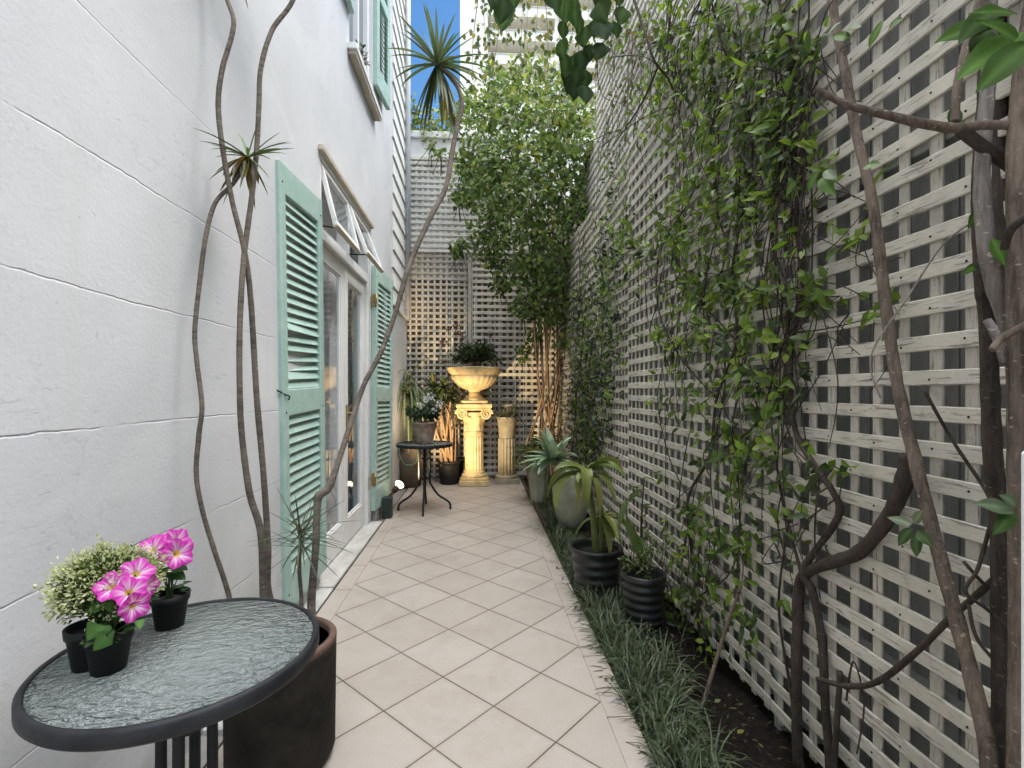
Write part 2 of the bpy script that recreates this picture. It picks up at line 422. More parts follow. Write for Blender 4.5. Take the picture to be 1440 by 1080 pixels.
def tag(o, label, cat, group=None):
    o['label'] = label; o['category'] = cat
    if group: o['group'] = group
    return o
def thing(name, label, cat, loc=(0,0,0), rz=0, group=None):
    o = bpy.data.objects.new(name, None); col.objects.link(o); o.location = loc; o.rotation_euler = (0,0,rz)
    o.empty_display_size = .1
    return tag(o, label, cat, group)
def rdir(zlo=-1, zhi=1):
    a = rnd(0, 2*PI); z = rnd(zlo, zhi); r = math.sqrt(max(0, 1-z*z)); return V((r*math.cos(a), r*math.sin(a), z))

# ------------------------------------------------------------------ the setting
MB().box(-400,400,-60,900,-.40,-.20).build('ground', 'outside_ground', kind='structure')
MB().box(-.812,.4975,-2,7.4,-.15,0).build('paving', 'tiles', kind='structure')
m = MB(); m.box(-.918,-.8155,-2,7.4,-.15,.001); m.box(.501,.602,-2,7.4,-.15,.001)
m.box(-.8155,-.812,-2,7.4,-.15,-.003); m.box(.4975,.501,-2,7.4,-.15,-.003)
m.build('paving_border', 'tiles_border', kind='structure')
MB().box(-1.03,-.926,-2,7.4,-.15,-.012).build('wall_footing', 'concrete', kind='structure')
m = MB(); nx, ny = 18, 190
for j in range(ny+1):
    for i in range(nx+1):
        x = .612 + (1.40-.612)*i/nx; y = -2 + 9.4*j/ny
        m.vert((x, y, -.045 + .05*noise.noise(V((x*4,y*4,0))) + .03*noise.noise(V((x*17,y*17,3))) + .018*noise.noise(V((x*40,y*40,5))) + .02*(i/nx)))
for j in range(ny):
    for i in range(nx):
        a = j*(nx+1)+i; m.face(a, a+1, a+nx+2, a+nx+1)
m.build('garden_bed', 'soil', kind='structure')
m = MB(); m.box(.604,.622,4.4,7.1,-.1,.045, .003); m.build('bed_edging', 'edging', kind='structure')

# ------------------------------------------------------------------ the white house on the left
WX = -1.03
house = thing('white_house', 'white plastered house wall with mint shutters and french doors', 'house', (WX, 4, 0))
def H(mb, name, mat, parent=None): # meshes in world coordinates, shifted under the house
    mb.v = [(p[0]-WX, p[1]-4, p[2]) for p in mb.v] if parent is None else mb.v
    return mb.build(name, mat, parent or house)
ops = [(3.27,4.73,0.0,2.85), (4.0,4.86,4.02,5.7)]
ys = sorted({-2.0, 7.3} | {o[0] for o in ops} | {o[1] for o in ops}); zs = sorted({-.15, 7.6} | {o[2] for o in ops} | {o[3] for o in ops})
m = MB(); m.smooth = False
for a, b in zip(ys, ys[1:]):
    for c, d in zip(zs, zs[1:]):
        if any(o[0] <= a and b <= o[1] and o[2] <= c and d <= o[3] for o in ops): continue
        m.quad((WX,a,c),(WX,b,c),(WX,b,d),(WX,a,d))
for (a,b,c,d) in ops:
    X2 = WX-.16
    m.quad((WX,a,c),(WX,a,d),(X2,a,d),(X2,a,c)); m.quad((WX,b,d),(WX,b,c),(X2,b,c),(X2,b,d))
    m.quad((WX,a,d),(WX,b,d),(X2,b,d),(X2,a,d)); m.quad((WX,b,c),(WX,a,c),(X2,a,c),(X2,b,c))
m.quad((WX,7.3,-.15),(WX-.3,7.3,-.15),(WX-.3,7.3,7.6),(WX,7.3,7.6)); m.quad((WX,-2,7.6),(WX,7.3,7.6),(WX-3,7.3,7.6),(WX-3,-2,7.6))
m.quad((WX,-2,-.15),(WX,-2,7.6),(WX-.3,-2,7.6),(WX-.3,-2,-.15))
wall = H(m, 'wall', 'plaster')
# dim room behind the doors, open only through the glass
m = MB(); m.smooth = False
x0, x1, y0, y1, z0, z1 = WX-2.4, WX-.16, 2.6, 5.6, -.02, 2.86
m.quad((x0,y0,z0),(x0,y1,z0),(x0,y1,z1),(x0,y0,z1)); m.quad((x0,y0,z0),(x1,y0,z0),(x1,y1,z0),(x0,y1,z0)); m.quad((x0,y0,z1),(x0,y1,z1),(x1,y1,z1),(x1,y0,z1))
m.quad((x0,y0,z0),(x0,y0,z1),(x1,y0,z1),(x1,y0,z0)); m.quad((x0,y1,z0),(x1,y1,z0),(x1,y1,z1),(x0,y1,z1))
H(m, 'room_lining', 'room')
m = MB()
for j in range(61):
    y = 3.1+1.8*j/60; x = WX-.205+.016*math.sin(j*1.35)+.007*math.sin(j*2.9)
    m.vert((x,y,.03)); m.vert((x,y,2.3))
for j in range(60): m.face(2*j, 2*j+2, 2*j+3, 2*j+1)
H(m, 'added_curtain', 'added_curtain')  # pale cloth added close behind the doors to lighten their glass
m = MB(); m.box(WX-.26,WX-.245,3.0,5.0,2.30,2.86); H(m, 'added_blind', 'white_paint')  # white panel added behind the transom to brighten the dark interior
# door frame, transom and head board
m = MB(); xa, xb = -1.125, -1.036
m.box(xa,xb,3.272,3.325,0,2.79,.004); m.box(xa,xb,4.675,4.728,0,2.79,.004); m.box(xa,xb,3.326,4.674,2.285,2.362,.004)
m.box(xa,xb,3.975,4.025,2.364,2.785,.004); m.box(xa,xb+.01,3.272,4.728,2.79,2.848,.004)
H(m, 'door_frame', 'white_paint')
m = MB(); m.box(-1.028,-.998,3.23,4.79,2.825,2.862,.003); H(m, 'head_board', 'tan_trim')  # tan carries the shadow of the frame head in the board's colour
m = MB(); m.box(-1.12,-.926,3.22,4.80,-.03,.020,.006); m.box(-1.028,-.926,1.9,3.21,-.03,.012,.005); H(m, 'door_sill', 'sill_paint')
m = MB(); m.box(-.9255,-.9185,-2,7.0,-.1,.0035); H(m, 'sill_gap', 'nail')
m = MB(); m.box(-1.028,-.985,4.81,5.05,-.02,.16,.006); H(m, 'sill_block', 'concrete')
def french_door(ya, yb, handle_side):
    m = MB(); x0, x1 = -1.105, -1.066
    st = .092
    m.box(x0,x1,ya,ya+st,.028,2.28,.004); m.box(x0,x1,yb-st,yb,.028,2.28,.004)
    m.box(x0,x1-.001,ya+st,yb-st,.028,.235,.004); m.box(x0,x1-.001,ya+st,yb-st,2.165,2.28,.004)
    # glazing beads
    for (a,b,c,d) in ((ya+st,ya+st+.014,.235,2.165),(yb-st-.014,yb-st,.235,2.165),(ya+st+.014,yb-st-.014,.235,.249),(ya+st+.014,yb-st-.014,2.151,2.165)):
        m.box(x0+.01,x1-.010,a,b,c,d,.003)
    d = H(m, 'french_door', 'white_paint')
    def sub(mb, name, mat):
        mb.v = [(p[0]-WX, p[1]-4, p[2]) for p in mb.v]; return mb.build(name, mat, d)
    sub(MB().quad((x0+.02,ya+st+.001,.236),(x0+.02,yb-st-.001,.236),(x0+.02,yb-st-.001,2.164),(x0+.02,ya+st+.001,2.164)), 'pane', 'window_glass')
    if handle_side:
        yh = ya+.045
        m = MB(); m.box(x1-.001,x1+.006,yh-.018,yh+.018,.93,1.16,.003)
        m.tube([(x1,yh,1.09),(x1+.045,yh,1.09),(x1+.055,yh+.02,1.09),(x1+.055,yh+.11,1.088)], .008, 8)
        sub(m, 'handle', 'brass')
    return d
french_door(3.33, 3.996, False); french_door(4.004, 4.67, True)
def hopper(ya, yb, ang):
    m = MB(); h, f = .415, .036
    m.box(-.03,0,ya,yb,-f,0,.003); m.box(-.03,0,ya,yb,-h,-h+f,.003); m.box(-.03,0,ya,ya+f,-h+f,-f,.003); m.box(-.03,0,yb-f,yb,-h+f,-f,.003)
    g = MB().quad((-.015,ya+f-.004,-h+f-.004),(-.015,yb-f+.004,-h+f-.004),(-.015,yb-f+.004,-f+.004),(-.015,ya+f-.004,-f+.004))
    R = Matrix.Translation((-1.036, 0, 2.782)) @ Matrix.Rotation(-ang, 4, 'Y')
    for q in (m, g): q.v = [tuple(R @ V(p)) for p in q.v]
    # a tan strip runs under the bottom rail
    w = H(m, 'transom_window', 'white_paint')
    g.v = [(p[0]-WX, p[1]-4, p[2]) for p in g.v]; g.build('pane', 'window_glass', w)
    b = R @ V((-.015,ya+.1,-h+.01)); s = MB(); s.tube([(-1.06,ya+.10,2.40),(b.x,b.y,b.z)], .006, 6, sub=1)
    s.v = [(p[0]-WX, p[1]-4, p[2]) for p in s.v]; s.build('stay', 'dark_metal', w)
    s = MB().box(-.032,.003,ya,yb,-h-.012,-h-.001,.002); s.v = [tuple(R @ V(p)) for p in s.v]
    s.v = [(p[0]-WX, p[1]-4, p[2]) for p in s.v]; s.build('drip_strip', 'tan_trim', w)
hopper(3.335, 3.97, math.radians(14)); hopper(4.03, 4.665, math.radians(21))

def shutter(side, hx, hy, z0, ang, sag, w=.62, h=2.36, broken=False, rails=(1.045,1.185), hinges=True, hook=False):
    m = MB(); t_ = .046; st = .072
    def bx(a, b, c, d, e=0.0):
        y0, y1 = sorted((side*a, side*b)); m.box(-t_+e, -e, y0, y1, c, d, .004)
    bx(0,st,0,h); bx(w-st,w,0,h)
    bx(st,w-st,0,.20,.0015); bx(st,w-st,h-.15,h,.0015); bx(st,w-st,rails[0],rails[1],.0015)
    for lo, hi in ((.20,rails[0]),(rails[1],h-.15)):
        n = int((hi-lo)/.0505); p_ = (hi-lo)/n
        for k in range(n):
            zc = lo + (k+.5)*p_
            tilt = math.radians(-63) + gau(.02)
            M = Matrix.Translation((-t_/2, 0, zc)) @ Matrix.Rotation(-tilt, 4, 'Y')
            if broken and lo > .5 and k in (2,3,6): M = M @ Matrix.Rotation(rnd(-.05,.05), 4, 'X') @ Matrix.Rotation(rnd(-.25,.25), 4, 'Y')
            y0, y1 = sorted((side*(st-.006), side*(w-st+.006)))
            m.box(-.026,.026,y0,y1,-.0035,.0035, 0, M)
    # pegs on the edges
    o = m.build('shutter', 'mint', house)
    o.location = (hx-WX, hy-4, z0); o.rotation_euler = (sag, 0, ang)
    if hinges:
        for z in ((.30, 2.02) if side > 0 else (.30,2.02)):
            k = MB(); k.box(-.036,.004,-side*.003-.0025,-side*.003+.0025,z-.06,z+.06,.001); k.box(-.05,-.045,-side*.058 if side > 0 else 0,0 if side > 0 else .058,z-.09,z+.03,.001)
            k.tube([(-.02+.022,-side*.006,z-.06),(-.02+.022,-side*.006,z+.06)], .007, 8, sub=1)
            k.build('hinge', 'brass', o)
    for z in (h-.10, rails[0]+.02, .09):
        for y in (.035, w-.035):
            k = MB(); k.lathe([(.006,-.001),(.006,.002),(.0001,.003)], (0,0,0), 8, Matrix.Translation((0,side*y,z)) @ Matrix.Rotation(PI/2, 4, 'Y')); k.build('screw', 'nail', o)
    if hook:
        k = MB(); k.tube([(-.10,side*(w-.01),1.20),(-.07,side*(w+.02),1.185),(-.03,side*(w+.03),1.19),(.004,side*(w-.02),1.16),(.012,side*(w-.05),1.15),(.006,side*(w-.05),1.13)], .004, 6)
        k.build('stay_hook', 'dark_metal', o)
    return o
shutter(-1, -.985, 3.275, .115, math.radians(-2), math.radians(2.2), broken=True, hinges=False, hook=True)
shutter(1, -.985, 4.76, .125, math.radians(-5), math.radians(-1.0))
# upper window
m = MB(); xa, xb = -1.14, -1.06
m.box(xa,xb,4.003,4.07,4.02,5.69,.004); m.box(xa,xb,4.79,4.857,4.02,5.69,.004); m.box(xa,xb,4.071,4.789,4.02,4.09,.004); m.box(xa,xb,4.41,4.45,4.091,5.69,.003)
uw = H(m, 'upper_window', 'white_paint')
g = MB().box(-1.11,-1.105,4.05,4.80,4.08,5.69); g.v = [(p[0]-WX, p[1]-4, p[2]) for p in g.v]; g.build('pane', 'dull_glass', uw)
g = MB(); g.box(-1.10,-.955,3.93,4.95,3.965,4.015,.004); g.v = [(p[0]-WX, p[1]-4, p[2]) for p in g.v]; g.build('window_sill', 'white_paint', uw)
g = MB(); g.box(-1.028,-.965,3.95,4.93,3.935,3.963,.003); g.v = [(p[0]-WX, p[1]-4, p[2]) for p in g.v]; g.build('drip_mould', 'tan_trim', uw)
shutter(1, -.985, 4.88, 4.27, math.radians(-6), 0, .44, 1.9, rails=(.9,1.02), hinges=False)
shutter(-1, -.985, 3.985, 4.27, math.radians(3), 0, .44, 1.9, rails=(.9,1.02), hinges=False)
# weatherboards at the far end
m = MB(); m.smooth = False
z = 2.30; yA = 5.93
while z < 7.5:
    e = rnd(-.02,.02); b, tp = WX+.026, WX+.006
    m.quad((b,yA+e,z),(b,7.29,z),(tp,7.29,z+.222),(tp,yA+e,z+.222)); m.quad((WX,yA+e,z),(WX,7.29,z),(b,7.29,z),(b,yA+e,z))
    m.quad((WX,yA+e,z),(b,yA+e,z),(tp,yA+e,z+.222),(WX,yA+e,z+.222)); z += .222
H(m, 'weatherboard_cladding', 'clad_paint')
m = MB(); m.box(WX+.002,WX+.052,6.98,7.09,2.28,7.6,.004); H(m, 'corner_board', 'grey_board')
m = MB(); m.tube([(WX+.06,6.85,7.5),(WX+.06,6.85,5.2),(WX+.06,6.85,2.4)], .035, 12, sub=1); H(m, 'downpipe', 'grey_board')

# ------------------------------------------------------------------ lattice on the right
LX = 1.118
PITCH = .0872
def slat_panel(mb, axis, a0, a1, z0, z1, plane, sw=.040, th=.009, jitter=True, nails=False, level_mat=0, up_mat=1, pitch=PITCH, gone=0.0, out=-1):
    """level slats lie on the near side, uprights behind; axis 'y' runs along the courtyard, 'x' across it"""
    def bx(p0, p1, q0, q1, r0, r1):
        if axis == 'y': mb.box(p0, p1, q0, q1, r0, r1, .0025)
        else: mb.box(q0, q1, p0, p1, r0, r1, .0025)
    mb.cur = up_mat; n = int(round((a1-a0)/pitch))
    ups = []
    for k in range(n):
        c = a0 + (k+.5)*(a1-a0)/n + (gau(.0022) if jitter else 0); ups.append(c); w = sw*.84*rnd(.88,1.06)
        if out < 0: bx(plane+.0005, plane+th, c-w/2, c+w/2, z0, z1)
        else: bx(plane-th, plane-.0005, c-w/2, c+w/2, z0, z1)
    mb.cur = level_mat; n2 = int(round((z1-z0)/pitch))
    for k in range(n2):
        c = z0 + (k+.5)*(z1-z0)/n2 + (gau(.0016) if jitter else 0); w = sw*rnd(.93,1.06)
        bx(plane-th-(.0004*(k % 3)), plane, a0+rnd(-.003,.003), a1+rnd(-.003,.003), c-w/2, c+w/2)
        if nails:
            mb.cur = 2
            for i, u in enumerate(ups):
                if (i+k) % 2 == 0 and random.random() < .8:
                    M = Matrix.Translation((plane-th-.0012, u+gau(.004), c+gau(.004))) @ Matrix.Rotation(-PI/2, 4, 'Y')
                    mb.lathe([(.0030,0),(.0030,.0012),(.0001,.0014)], (0,0,0), 6, M)
            mb.cur = level_mat
fence = thing('lattice_fence', 'tall weathered white lattice along the right side of the courtyard', 'lattice fence', (LX, 3.5, 0))
for i, (a, b, dz) in enumerate(((-.30,.55,.0),(.55,1.80,.0),(1.80,3.57,.006),(3.57,5.37,-.022),(5.37,7.13,.012))):
    m = MB(); slat_panel(m, 'y', a, b, .03+dz, 3.10+dz, LX, nails=i < 3)
    m.v = [(p[0]-LX, p[1]-3.5, p[2]) for p in m.v]
    m.build('lattice_panel', ['slat_level', 'slat_upright', 'nail'], fence)
m = MB()
for y in (.53, 1.79, 3.56, 5.36): m.box(LX+.012,LX+.055,y-.02,y+.02,-.1,3.12,.003)
for z in (.5, 1.9): m.box(LX+.012,LX+.05,-.3,7.1,z-.02,z+.02,.003)
m.v = [(p[0]-LX, p[1]-3.5, p[2]) for p in m.v]; m.build('batten', 'fence_dark', fence)
pal = MB(); y = -.4
while y < 7.3:
    pal.box(LX+.135+rnd(0,.006), LX+.155, y, y+.142, -.2, 3.02+rnd(-.02,.02), .002); y += .146
tag(pal.build('paling_fence', 'fence_dark'), 'dark grey timber paling fence seen through the gaps of the right lattice', 'paling fence')
bw = MB(); bw.box(LX+.20, LX+.45, 2.55, 5.3, -.2, 4.95); bw.box(LX+.20, LX+.45, 5.302, 7.9, -.2, 4.1); bw.box(LX+.20, LX+.45, -.4, 2.548, -.2, 4.6); tag(bw.build('boundary_wall', 'upper_wall'), 'white rendered neighbour wall rising above the right lattice', 'wall')  # unseen end sections stepped in height to steer light into the yard
m = MB(); slat_panel(m, 'y', .4, 2.55, 3.16, 4.56, LX+.17, th=.012); slat_panel(m, 'y', 2.56, 5.3, 3.16, 4.92, LX+.17, th=.012); slat_panel(m, 'y', 5.31, 7.13, 3.16, 4.06, LX+.17, th=.012)
tag(m.build('upper_trellis', ['slat_white', 'slat_white', 'nail']), 'upper white trellis fixed to the neighbour wall behind the creepers', 'trellis')

# ------------------------------------------------------------------ lattice across the far end
BY = 7.13
bk = thing('lattice_screen', 'lattice screen closing the far end of the courtyard', 'lattice screen', (0, BY, 0))
def bpart(m, name, mats):
    m.v = [(p[0], p[1]-BY, p[2]) for p in m.v]; return m.build(name, mats, bk)
m = MB(); slat_panel(m, 'x', -1.02, -.16, .03, 3.26, BY, sw=.036, pitch=.083, level_mat=1, up_mat=0); bpart(m, 'lattice_panel', ['slat_back_level', 'slat_upright', 'nail'])
m = MB(); slat_panel(m, 'x', -.08, 1.10, .03, 3.26, BY, sw=.046, pitch=.090); bpart(m, 'lattice_panel', ['slat_back_level', 'slat_upright', 'nail'])
m = MB(); m.box(-.155,-.105,BY-.02,BY+.03,0,3.28,.003); m.box(-.10,-.082,BY-.012,BY+.02,0,3.28,.003); bpart(m, 'post', 'slat_upright')
m = MB(); slat_panel(m, 'x', -1.02, 1.30, 3.31, 4.58, BY-.022, sw=.046); bpart(m, 'upper_panel', ['slat_white', 'slat_white', 'nail'])
m = MB(); m.box(-1.02,1.3,BY-.03,BY+.02,3.265,3.305,.003); bpart(m, 'rail', 'slat_white')
m = MB(); m.box(-1.02,1.3,BY-.035,BY+.03,4.585,4.64,.004); bpart(m, 'rail', 'slat_white')
w = MB(); w.box(-3.2,2.4,BY+.225,BY+.44,2.80,3.30); w.box(-3.2,2.4,BY+.034,BY+.24,3.302,4.92); w.box(-3.2,2.4,BY+.0,BY+.28,4.925,5.02,.006)
tag(w.build('rear_wall', 'upper_wall'), 'white wall with flat coping above the far lattice screen', 'wall')
w = MB(); x = -1.4
while x < 1.6:
    w.box(x, x+.118, BY+.19+rnd(0,.01), BY+.215, -.2, 2.90+rnd(-.02,.03), .002); x += .122
tag(w.build('plank_fence', 'fence_brown'), 'brown timber fence seen through the far lattice screen', 'fence')

# white post at the right edge, beside the viewer
m = MB(); m.box(.592,.68,.44,.50,-.1,1.205,.003)
tag(m.build('white_post', 'white_paint'), 'smooth white post at the right edge close to the viewer', 'post')

# ------------------------------------------------------------------ apartment block far away
ap = thing('apartment_building', 'tall cream apartment block with stacked balconies beyond the courtyard', 'building', (8, 66, 0))
X0, Y0 = -2.25, 60
m = MB(); m.box(X0, X0+3.4, Y0, Y0+16, -.2, 62); m.box(X0+3.4, 22, Y0+2.2, Y0+16, -.2, 62)
for xx in (9.4, 15.8): m.box(xx, xx+.5, Y0+.1, Y0+2.2, -.2, 62)
m.v = [(p[0]-8, p[1]-66, p[2]) for p in m.v]; m.build('wall', 'facade', ap)
for k in range(9, 21):
    z = k*2.95
    for xa, xb in ((X0+3.42, 9.38), (9.92, 15.78), (16.32, 22)):
        m = MB(); m.box(xa, xb, Y0-.1, Y0+2.18, z, z+.22); m.v = [(p[0]-8, p[1]-66, p[2]) for p in m.v]; b = m.build('balcony', 'facade', ap)
        m = MB(); m.box(xa, xb, Y0-.14, Y0-.02, z-.05, z+1.15); m.box(xa, xb, Y0-.2, Y0+.02, z+1.152, z+1.22); m.v = [(p[0]-8, p[1]-66, p[2]) for p in m.v]; m.build('parapet', 'facade', b)
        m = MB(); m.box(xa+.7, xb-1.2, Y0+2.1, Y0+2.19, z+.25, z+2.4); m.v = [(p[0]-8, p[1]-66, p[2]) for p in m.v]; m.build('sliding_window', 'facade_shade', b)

# ------------------------------------------------------------------ bistro tables
def bistro(name, label, cx, cy, r, h, rz, legr=.056, foot=.27, writing=False):
    t_ = thing(name, label, 'table', (cx, cy, 0), rz)
    m = MB(); m.lathe([(r-.028,h-.030),(r-.004,h-.034),(r+.001,h-.028),(r+.001,h-.006),(r-.004,h),(r-.010,h+.001),(r-.0135,h-.002),(r-.0135,h-.012),(r-.028,h-.014),(r-.028,h-.030)], seg=96); m.build('rim', 'table_rim', t_)
    m = MB(); m.lathe([(.0001,h-.0115),(r-.014,h-.0115),(r-.014,h-.0045),(.0001,h-.0045)], seg=96); g = m.build('glass_top', 'ripple_glass', t_)
    for k in range(4):
        a = PI/2*k; c, s_ = math.cos(a), math.sin(a); m = MB()
        P = [(legr*.9+.10,h-.031),(legr+.03,h-.034),(legr,h-.06),(legr,h-.2),(legr,h*.62),(legr,h*.43),(legr+.02,h*.36),(legr+.09,h*.22),(foot-.03,h*.13),(foot,h*.08),(foot+.004,.0)]
        m.tube([(c*q, s_*q, max(z, .001)) for q, z in P], .0115, 10, sub=4); m.build('leg', 'dark_metal', t_)
    m = MB()
    for z in (h*.76, h*.47):
        pts = [(legr*.72*math.cos(2*PI*k/20), legr*.72*math.sin(2*PI*k/20), z) for k in range(21)]
        m.tube(pts, .007, 6, sub=1)
    m.build('leg_ring', 'dark_metal', t_)
    if writing:
        cu = bpy.data.curves.new('maker_text', 'FONT'); cu.body = 'MADE IN CHINA'; cu.size = .013; cu.extrude = .0001; cu.align_x = 'LEFT'; cu.align_y = 'CENTER'
        cu.materials.append(MAT['letter_white'])
        tx = bpy.data.objects.new('maker_text', cu); col.objects.link(tx); tx.parent = t_
        return t_, tx
    return t_
TZ = .70
near, tx = bistro('bistro_table', 'round black bistro table with rippled glass top beside the white wall, in front', -.645, 1.135, .272, TZ, math.radians(12), legr=.050, foot=.24, writing=True)
pf = at(597, 623, 5.245)
bistro('bistro_table', 'small bistro table holding the terracotta flower pot near the pedestal', pf.x, pf.y, .296, .715, math.radians(-87))
# the maker's words run down the leg that faces the viewer
def place_text():
    a = None; best = -9
    for k in range(4):
        ang = math.radians(12) + PI/2*k; p = V((near.location.x+.050*math.cos(ang), near.location.y+.050*math.sin(ang), 0))
        right = (p.x*CS - p.y*SN)/(p.y*CS + p.x*SN)
        if right > best: best = right; a = ang; c = p
    to = V((-c.x, -c.y, 0)).normalized()
    n = to; xdir = V((0,0,-1)); ydir = n.cross(xdir)
    M = Matrix((xdir, ydir, n)).transposed().to_4x4()
    M.translation = c + n*.0118 + V((0,0,.632))
    tx.matrix_parent_inverse = Matrix.Identity(4)
    pm = Matrix.Translation(near.location) @ Matrix.Rotation(near.rotation_euler.z, 4, 'Z')
    tx.matrix_basis = pm.inverted() @ M
place_text()
bpy.context.view_layer.update()
tm = bpy.data.meshes.new_from_object(tx.evaluated_get(bpy.context.evaluated_depsgraph_get()))
t2 = bpy.data.objects.new('lettering', tm); col.objects.link(t2); t2.parent = near; t2.matrix_basis = tx.matrix_basis.copy()
bpy.data.objects.remove(tx)

# ------------------------------------------------------------------ pots on the near table
def small_pot(root, s=1.0):
    m = MB(); m.lathe([(.026*s,0),(.030*s,.0),(.0385*s,.062*s),(.0415*s,.063*s),(.043*s,.080*s),(.0395*s,.080*s),(.037*s,.066*s),(.0001,.066*s)], seg=36); m.build('pot', 'black_plastic', root)
    m = MB(); m.lathe([(.0375*s,.060*s),(.02,.068*s),(.0001,.069*s)], seg=20); m.build('soil', 'potting_soil', root)
def petunia(root, c, n_, r, k=0):
    """a five-lobed trumpet with white streaks, facing n_"""
    n_ = V(n_).normalized(); a_ = n_.orthogonal().normalized(); b_ = n_.cross(a_)
    m = MB(); seg = 60; rings = []
    prof = [(.08,-.75),(.16,-.55),(.30,-.28),(.55,-.06),(.80,.05),(1.0,.03)]
    ph = rnd(0, 6)
    for j, (q, z) in enumerate(prof):
        ring = []
        for i in range(seg):
            an = 2*PI*i/seg
            lobe = 1 + (.10*math.cos(5*an+ph) + .025*math.sin(15*an))*max(0, (q-.3)/.7)
            wave = (.07*math.sin(5*an+ph+1.3)+.05*math.sin(10*an))*max(0, (q-.4)/.6)
            streak = (.5+.5*math.cos(15*an+ph*2+.6*math.sin(5*an)))**1.5*.5 + .5*(.5+.5*math.cos(5*an+ph))**2
            w = min(1, max(0, streak*(1.35-.45*q) + (.42-q)*1.2))
            ce = (.52,.035,.36); wh = (.86,.66,.82)
            tc = tuple(x*(1-w)+y*w for x, y in zip(ce, wh))
            if j < 2: tc = (.70,.50,.06)
            rr = r*q*lobe
            ring.append(m.vert(V(c) + (a_*math.cos(an) + b_*math.sin(an))*rr + n_*(z+wave)*r*.75, tc))
        rings.append(ring)
    for A, B in zip(rings, rings[1:]):
        for i in range(seg): m.face(A[i], A[(i+1)%seg], B[(i+1)%seg], B[i])
    f = m.build('flower', 'petal', root)
    return f
def ivy_leaf(m, p, d, nrm, L, tint):
    d = V(d).normalized(); nrm = V(nrm); nrm = (nrm-d*nrm.dot(d)).normalized(); sd = d.cross(nrm)
    tv = rnd(.8,1.2); tt = tuple(c*tv for c in tint); lt = tuple(min(1,c*1.5) for c in tt)
    out = [(0,0),(-.1,.30),(.10,.52),(.30,.42),(.45,.36),(.72,.22),(1.02,0)]
    mid = [m.vert(V(p)+d*(x*L)-nrm*(.12*L*x*x), lt) for x in (0,.12,.25,.4,.55,.75,1.02)]
    for s_ in (-1,1):
        side = [m.vert(V(p)+d*(x*L)+sd*(s_*y*L)+nrm*(L*.10*y-.16*L*x*x - .25*L*y*y), tt) for x, y in out]
        for i in range(6):
            if i == 0: q = (mid[0], side[1], mid[1])
            elif i == 5: q = (mid[5], side[5], mid[6])
            else: q = (mid[i], side[i], side[i+1], mid[i+1])
            m.face(*(q if s_ < 0 else q[::-1]))
def petunia_pot(base, label, flowers, leaves, dark):
    root = thing('petunia_pot', label, 'potted flower', base, 0, 'pink petunias on the near table')
    small_pot(root, 1.0)
    st = MB(); st.tc = (.10,.17,.05)
    for (c, n_, r, col_) in flowers:
        petunia(root, c, n_, r)
        b = V((rnd(-.01,.01), rnd(-.01,.01), .066)); e = V(c)-V(n_).normalized()*r*.6
        st.tube([b, (b+e)/2+V((rnd(-.006,.006),rnd(-.006,.006),.012)), e], .0016, 6)
    st.build('stem', 'leaf', root)
    lf = MB()
    for (p, d, n_, L) in leaves:
        ivy_leaf(lf, p, d, V(n_)+rdir()*.35, L*.8, (.035,.085,.03) if dark else (.10,.23,.05))
        lf.tc = (.08,.15,.04); lf.tube([(0,0,.066), V(p)*.55+V((0,0,.035)), p], .0012, 5)
    for k in range(12):
        d = rdir(-.3,.5); p = V((d.x*.028, d.y*.028, rnd(.072,.105))); ivy_leaf(lf, p, d, V((0,0,1))+rdir()*.6, rnd(.018,.030), (.035,.085,.03) if dark else random.choice([(.07,.16,.04),(.045,.10,.03)]))
    lf.build('foliage', 'leaf', root)
def cam_off(base, u, v, d):      # offset of an image pixel, taken at depth d, from a base point
    return at(u, v, d) - V(base)
def setdown(u, v, z):            # where the ray through an image pixel meets a level surface
    d = (EYE-z)*FL/(v-550); return at(u, v, d), d
b1, d1 = setdown(153, 941, TZ-.0045)
TOV = (V((0,0,EYE))-b1).normalized()
RT = V((CS,-SN,0))
UPV = V((0,0,1))
def fl(b, d, u, v, dd, nx, nz, r): return (cam_off(b,u,v,d+dd), TOV*1.0+RT*nx+UPV*nz, r*.80, 0)
def lf_(b, d, u, v, dd, u2, v2, L, nz=.5): 
    p = cam_off(b,u,v,d+dd); q = cam_off(b,u2,v2,d+dd-.01); return (p, q-p, TOV+UPV*nz, L)
petunia_pot(b1, 'pink petunia in a black pot, frontmost on the near table',
    [fl(b1,d1,157,824,-.04,-.35,.3,.036), fl(b1,d1,183,832,-.05,.15,.25,.036), fl(b1,d1,193,804,.0,.35,.75,.037), fl(b1,d1,190,853,-.06,.75,-.45,.034), fl(b1,d1,209,823,.01,1.4,-.2,.026)],
    [lf_(b1,d1,136,842,-.02,108,872,.042), lf_(b1,d1,140,846,-.03,122,868,.04), lf_(b1,d1,138,878,-.04,113,915,.046), lf_(b1,d1,146,880,-.045,136,905,.036), lf_(b1,d1,150,895,-.05,115,930,.046,.2), lf_(b1,d1,150,843,-.03,160,868,.034), lf_(b1,d1,152,850,.0,130,842,.034), lf_(b1,d1,160,862,.0,180,868,.036,.2), lf_(b1,d1,196,872,-.05,198,888,.022), lf_(b1,d1,150,890,-.04,156,912,.032)], False)
b2, d2 = setdown(239, 880, TZ-.0045)
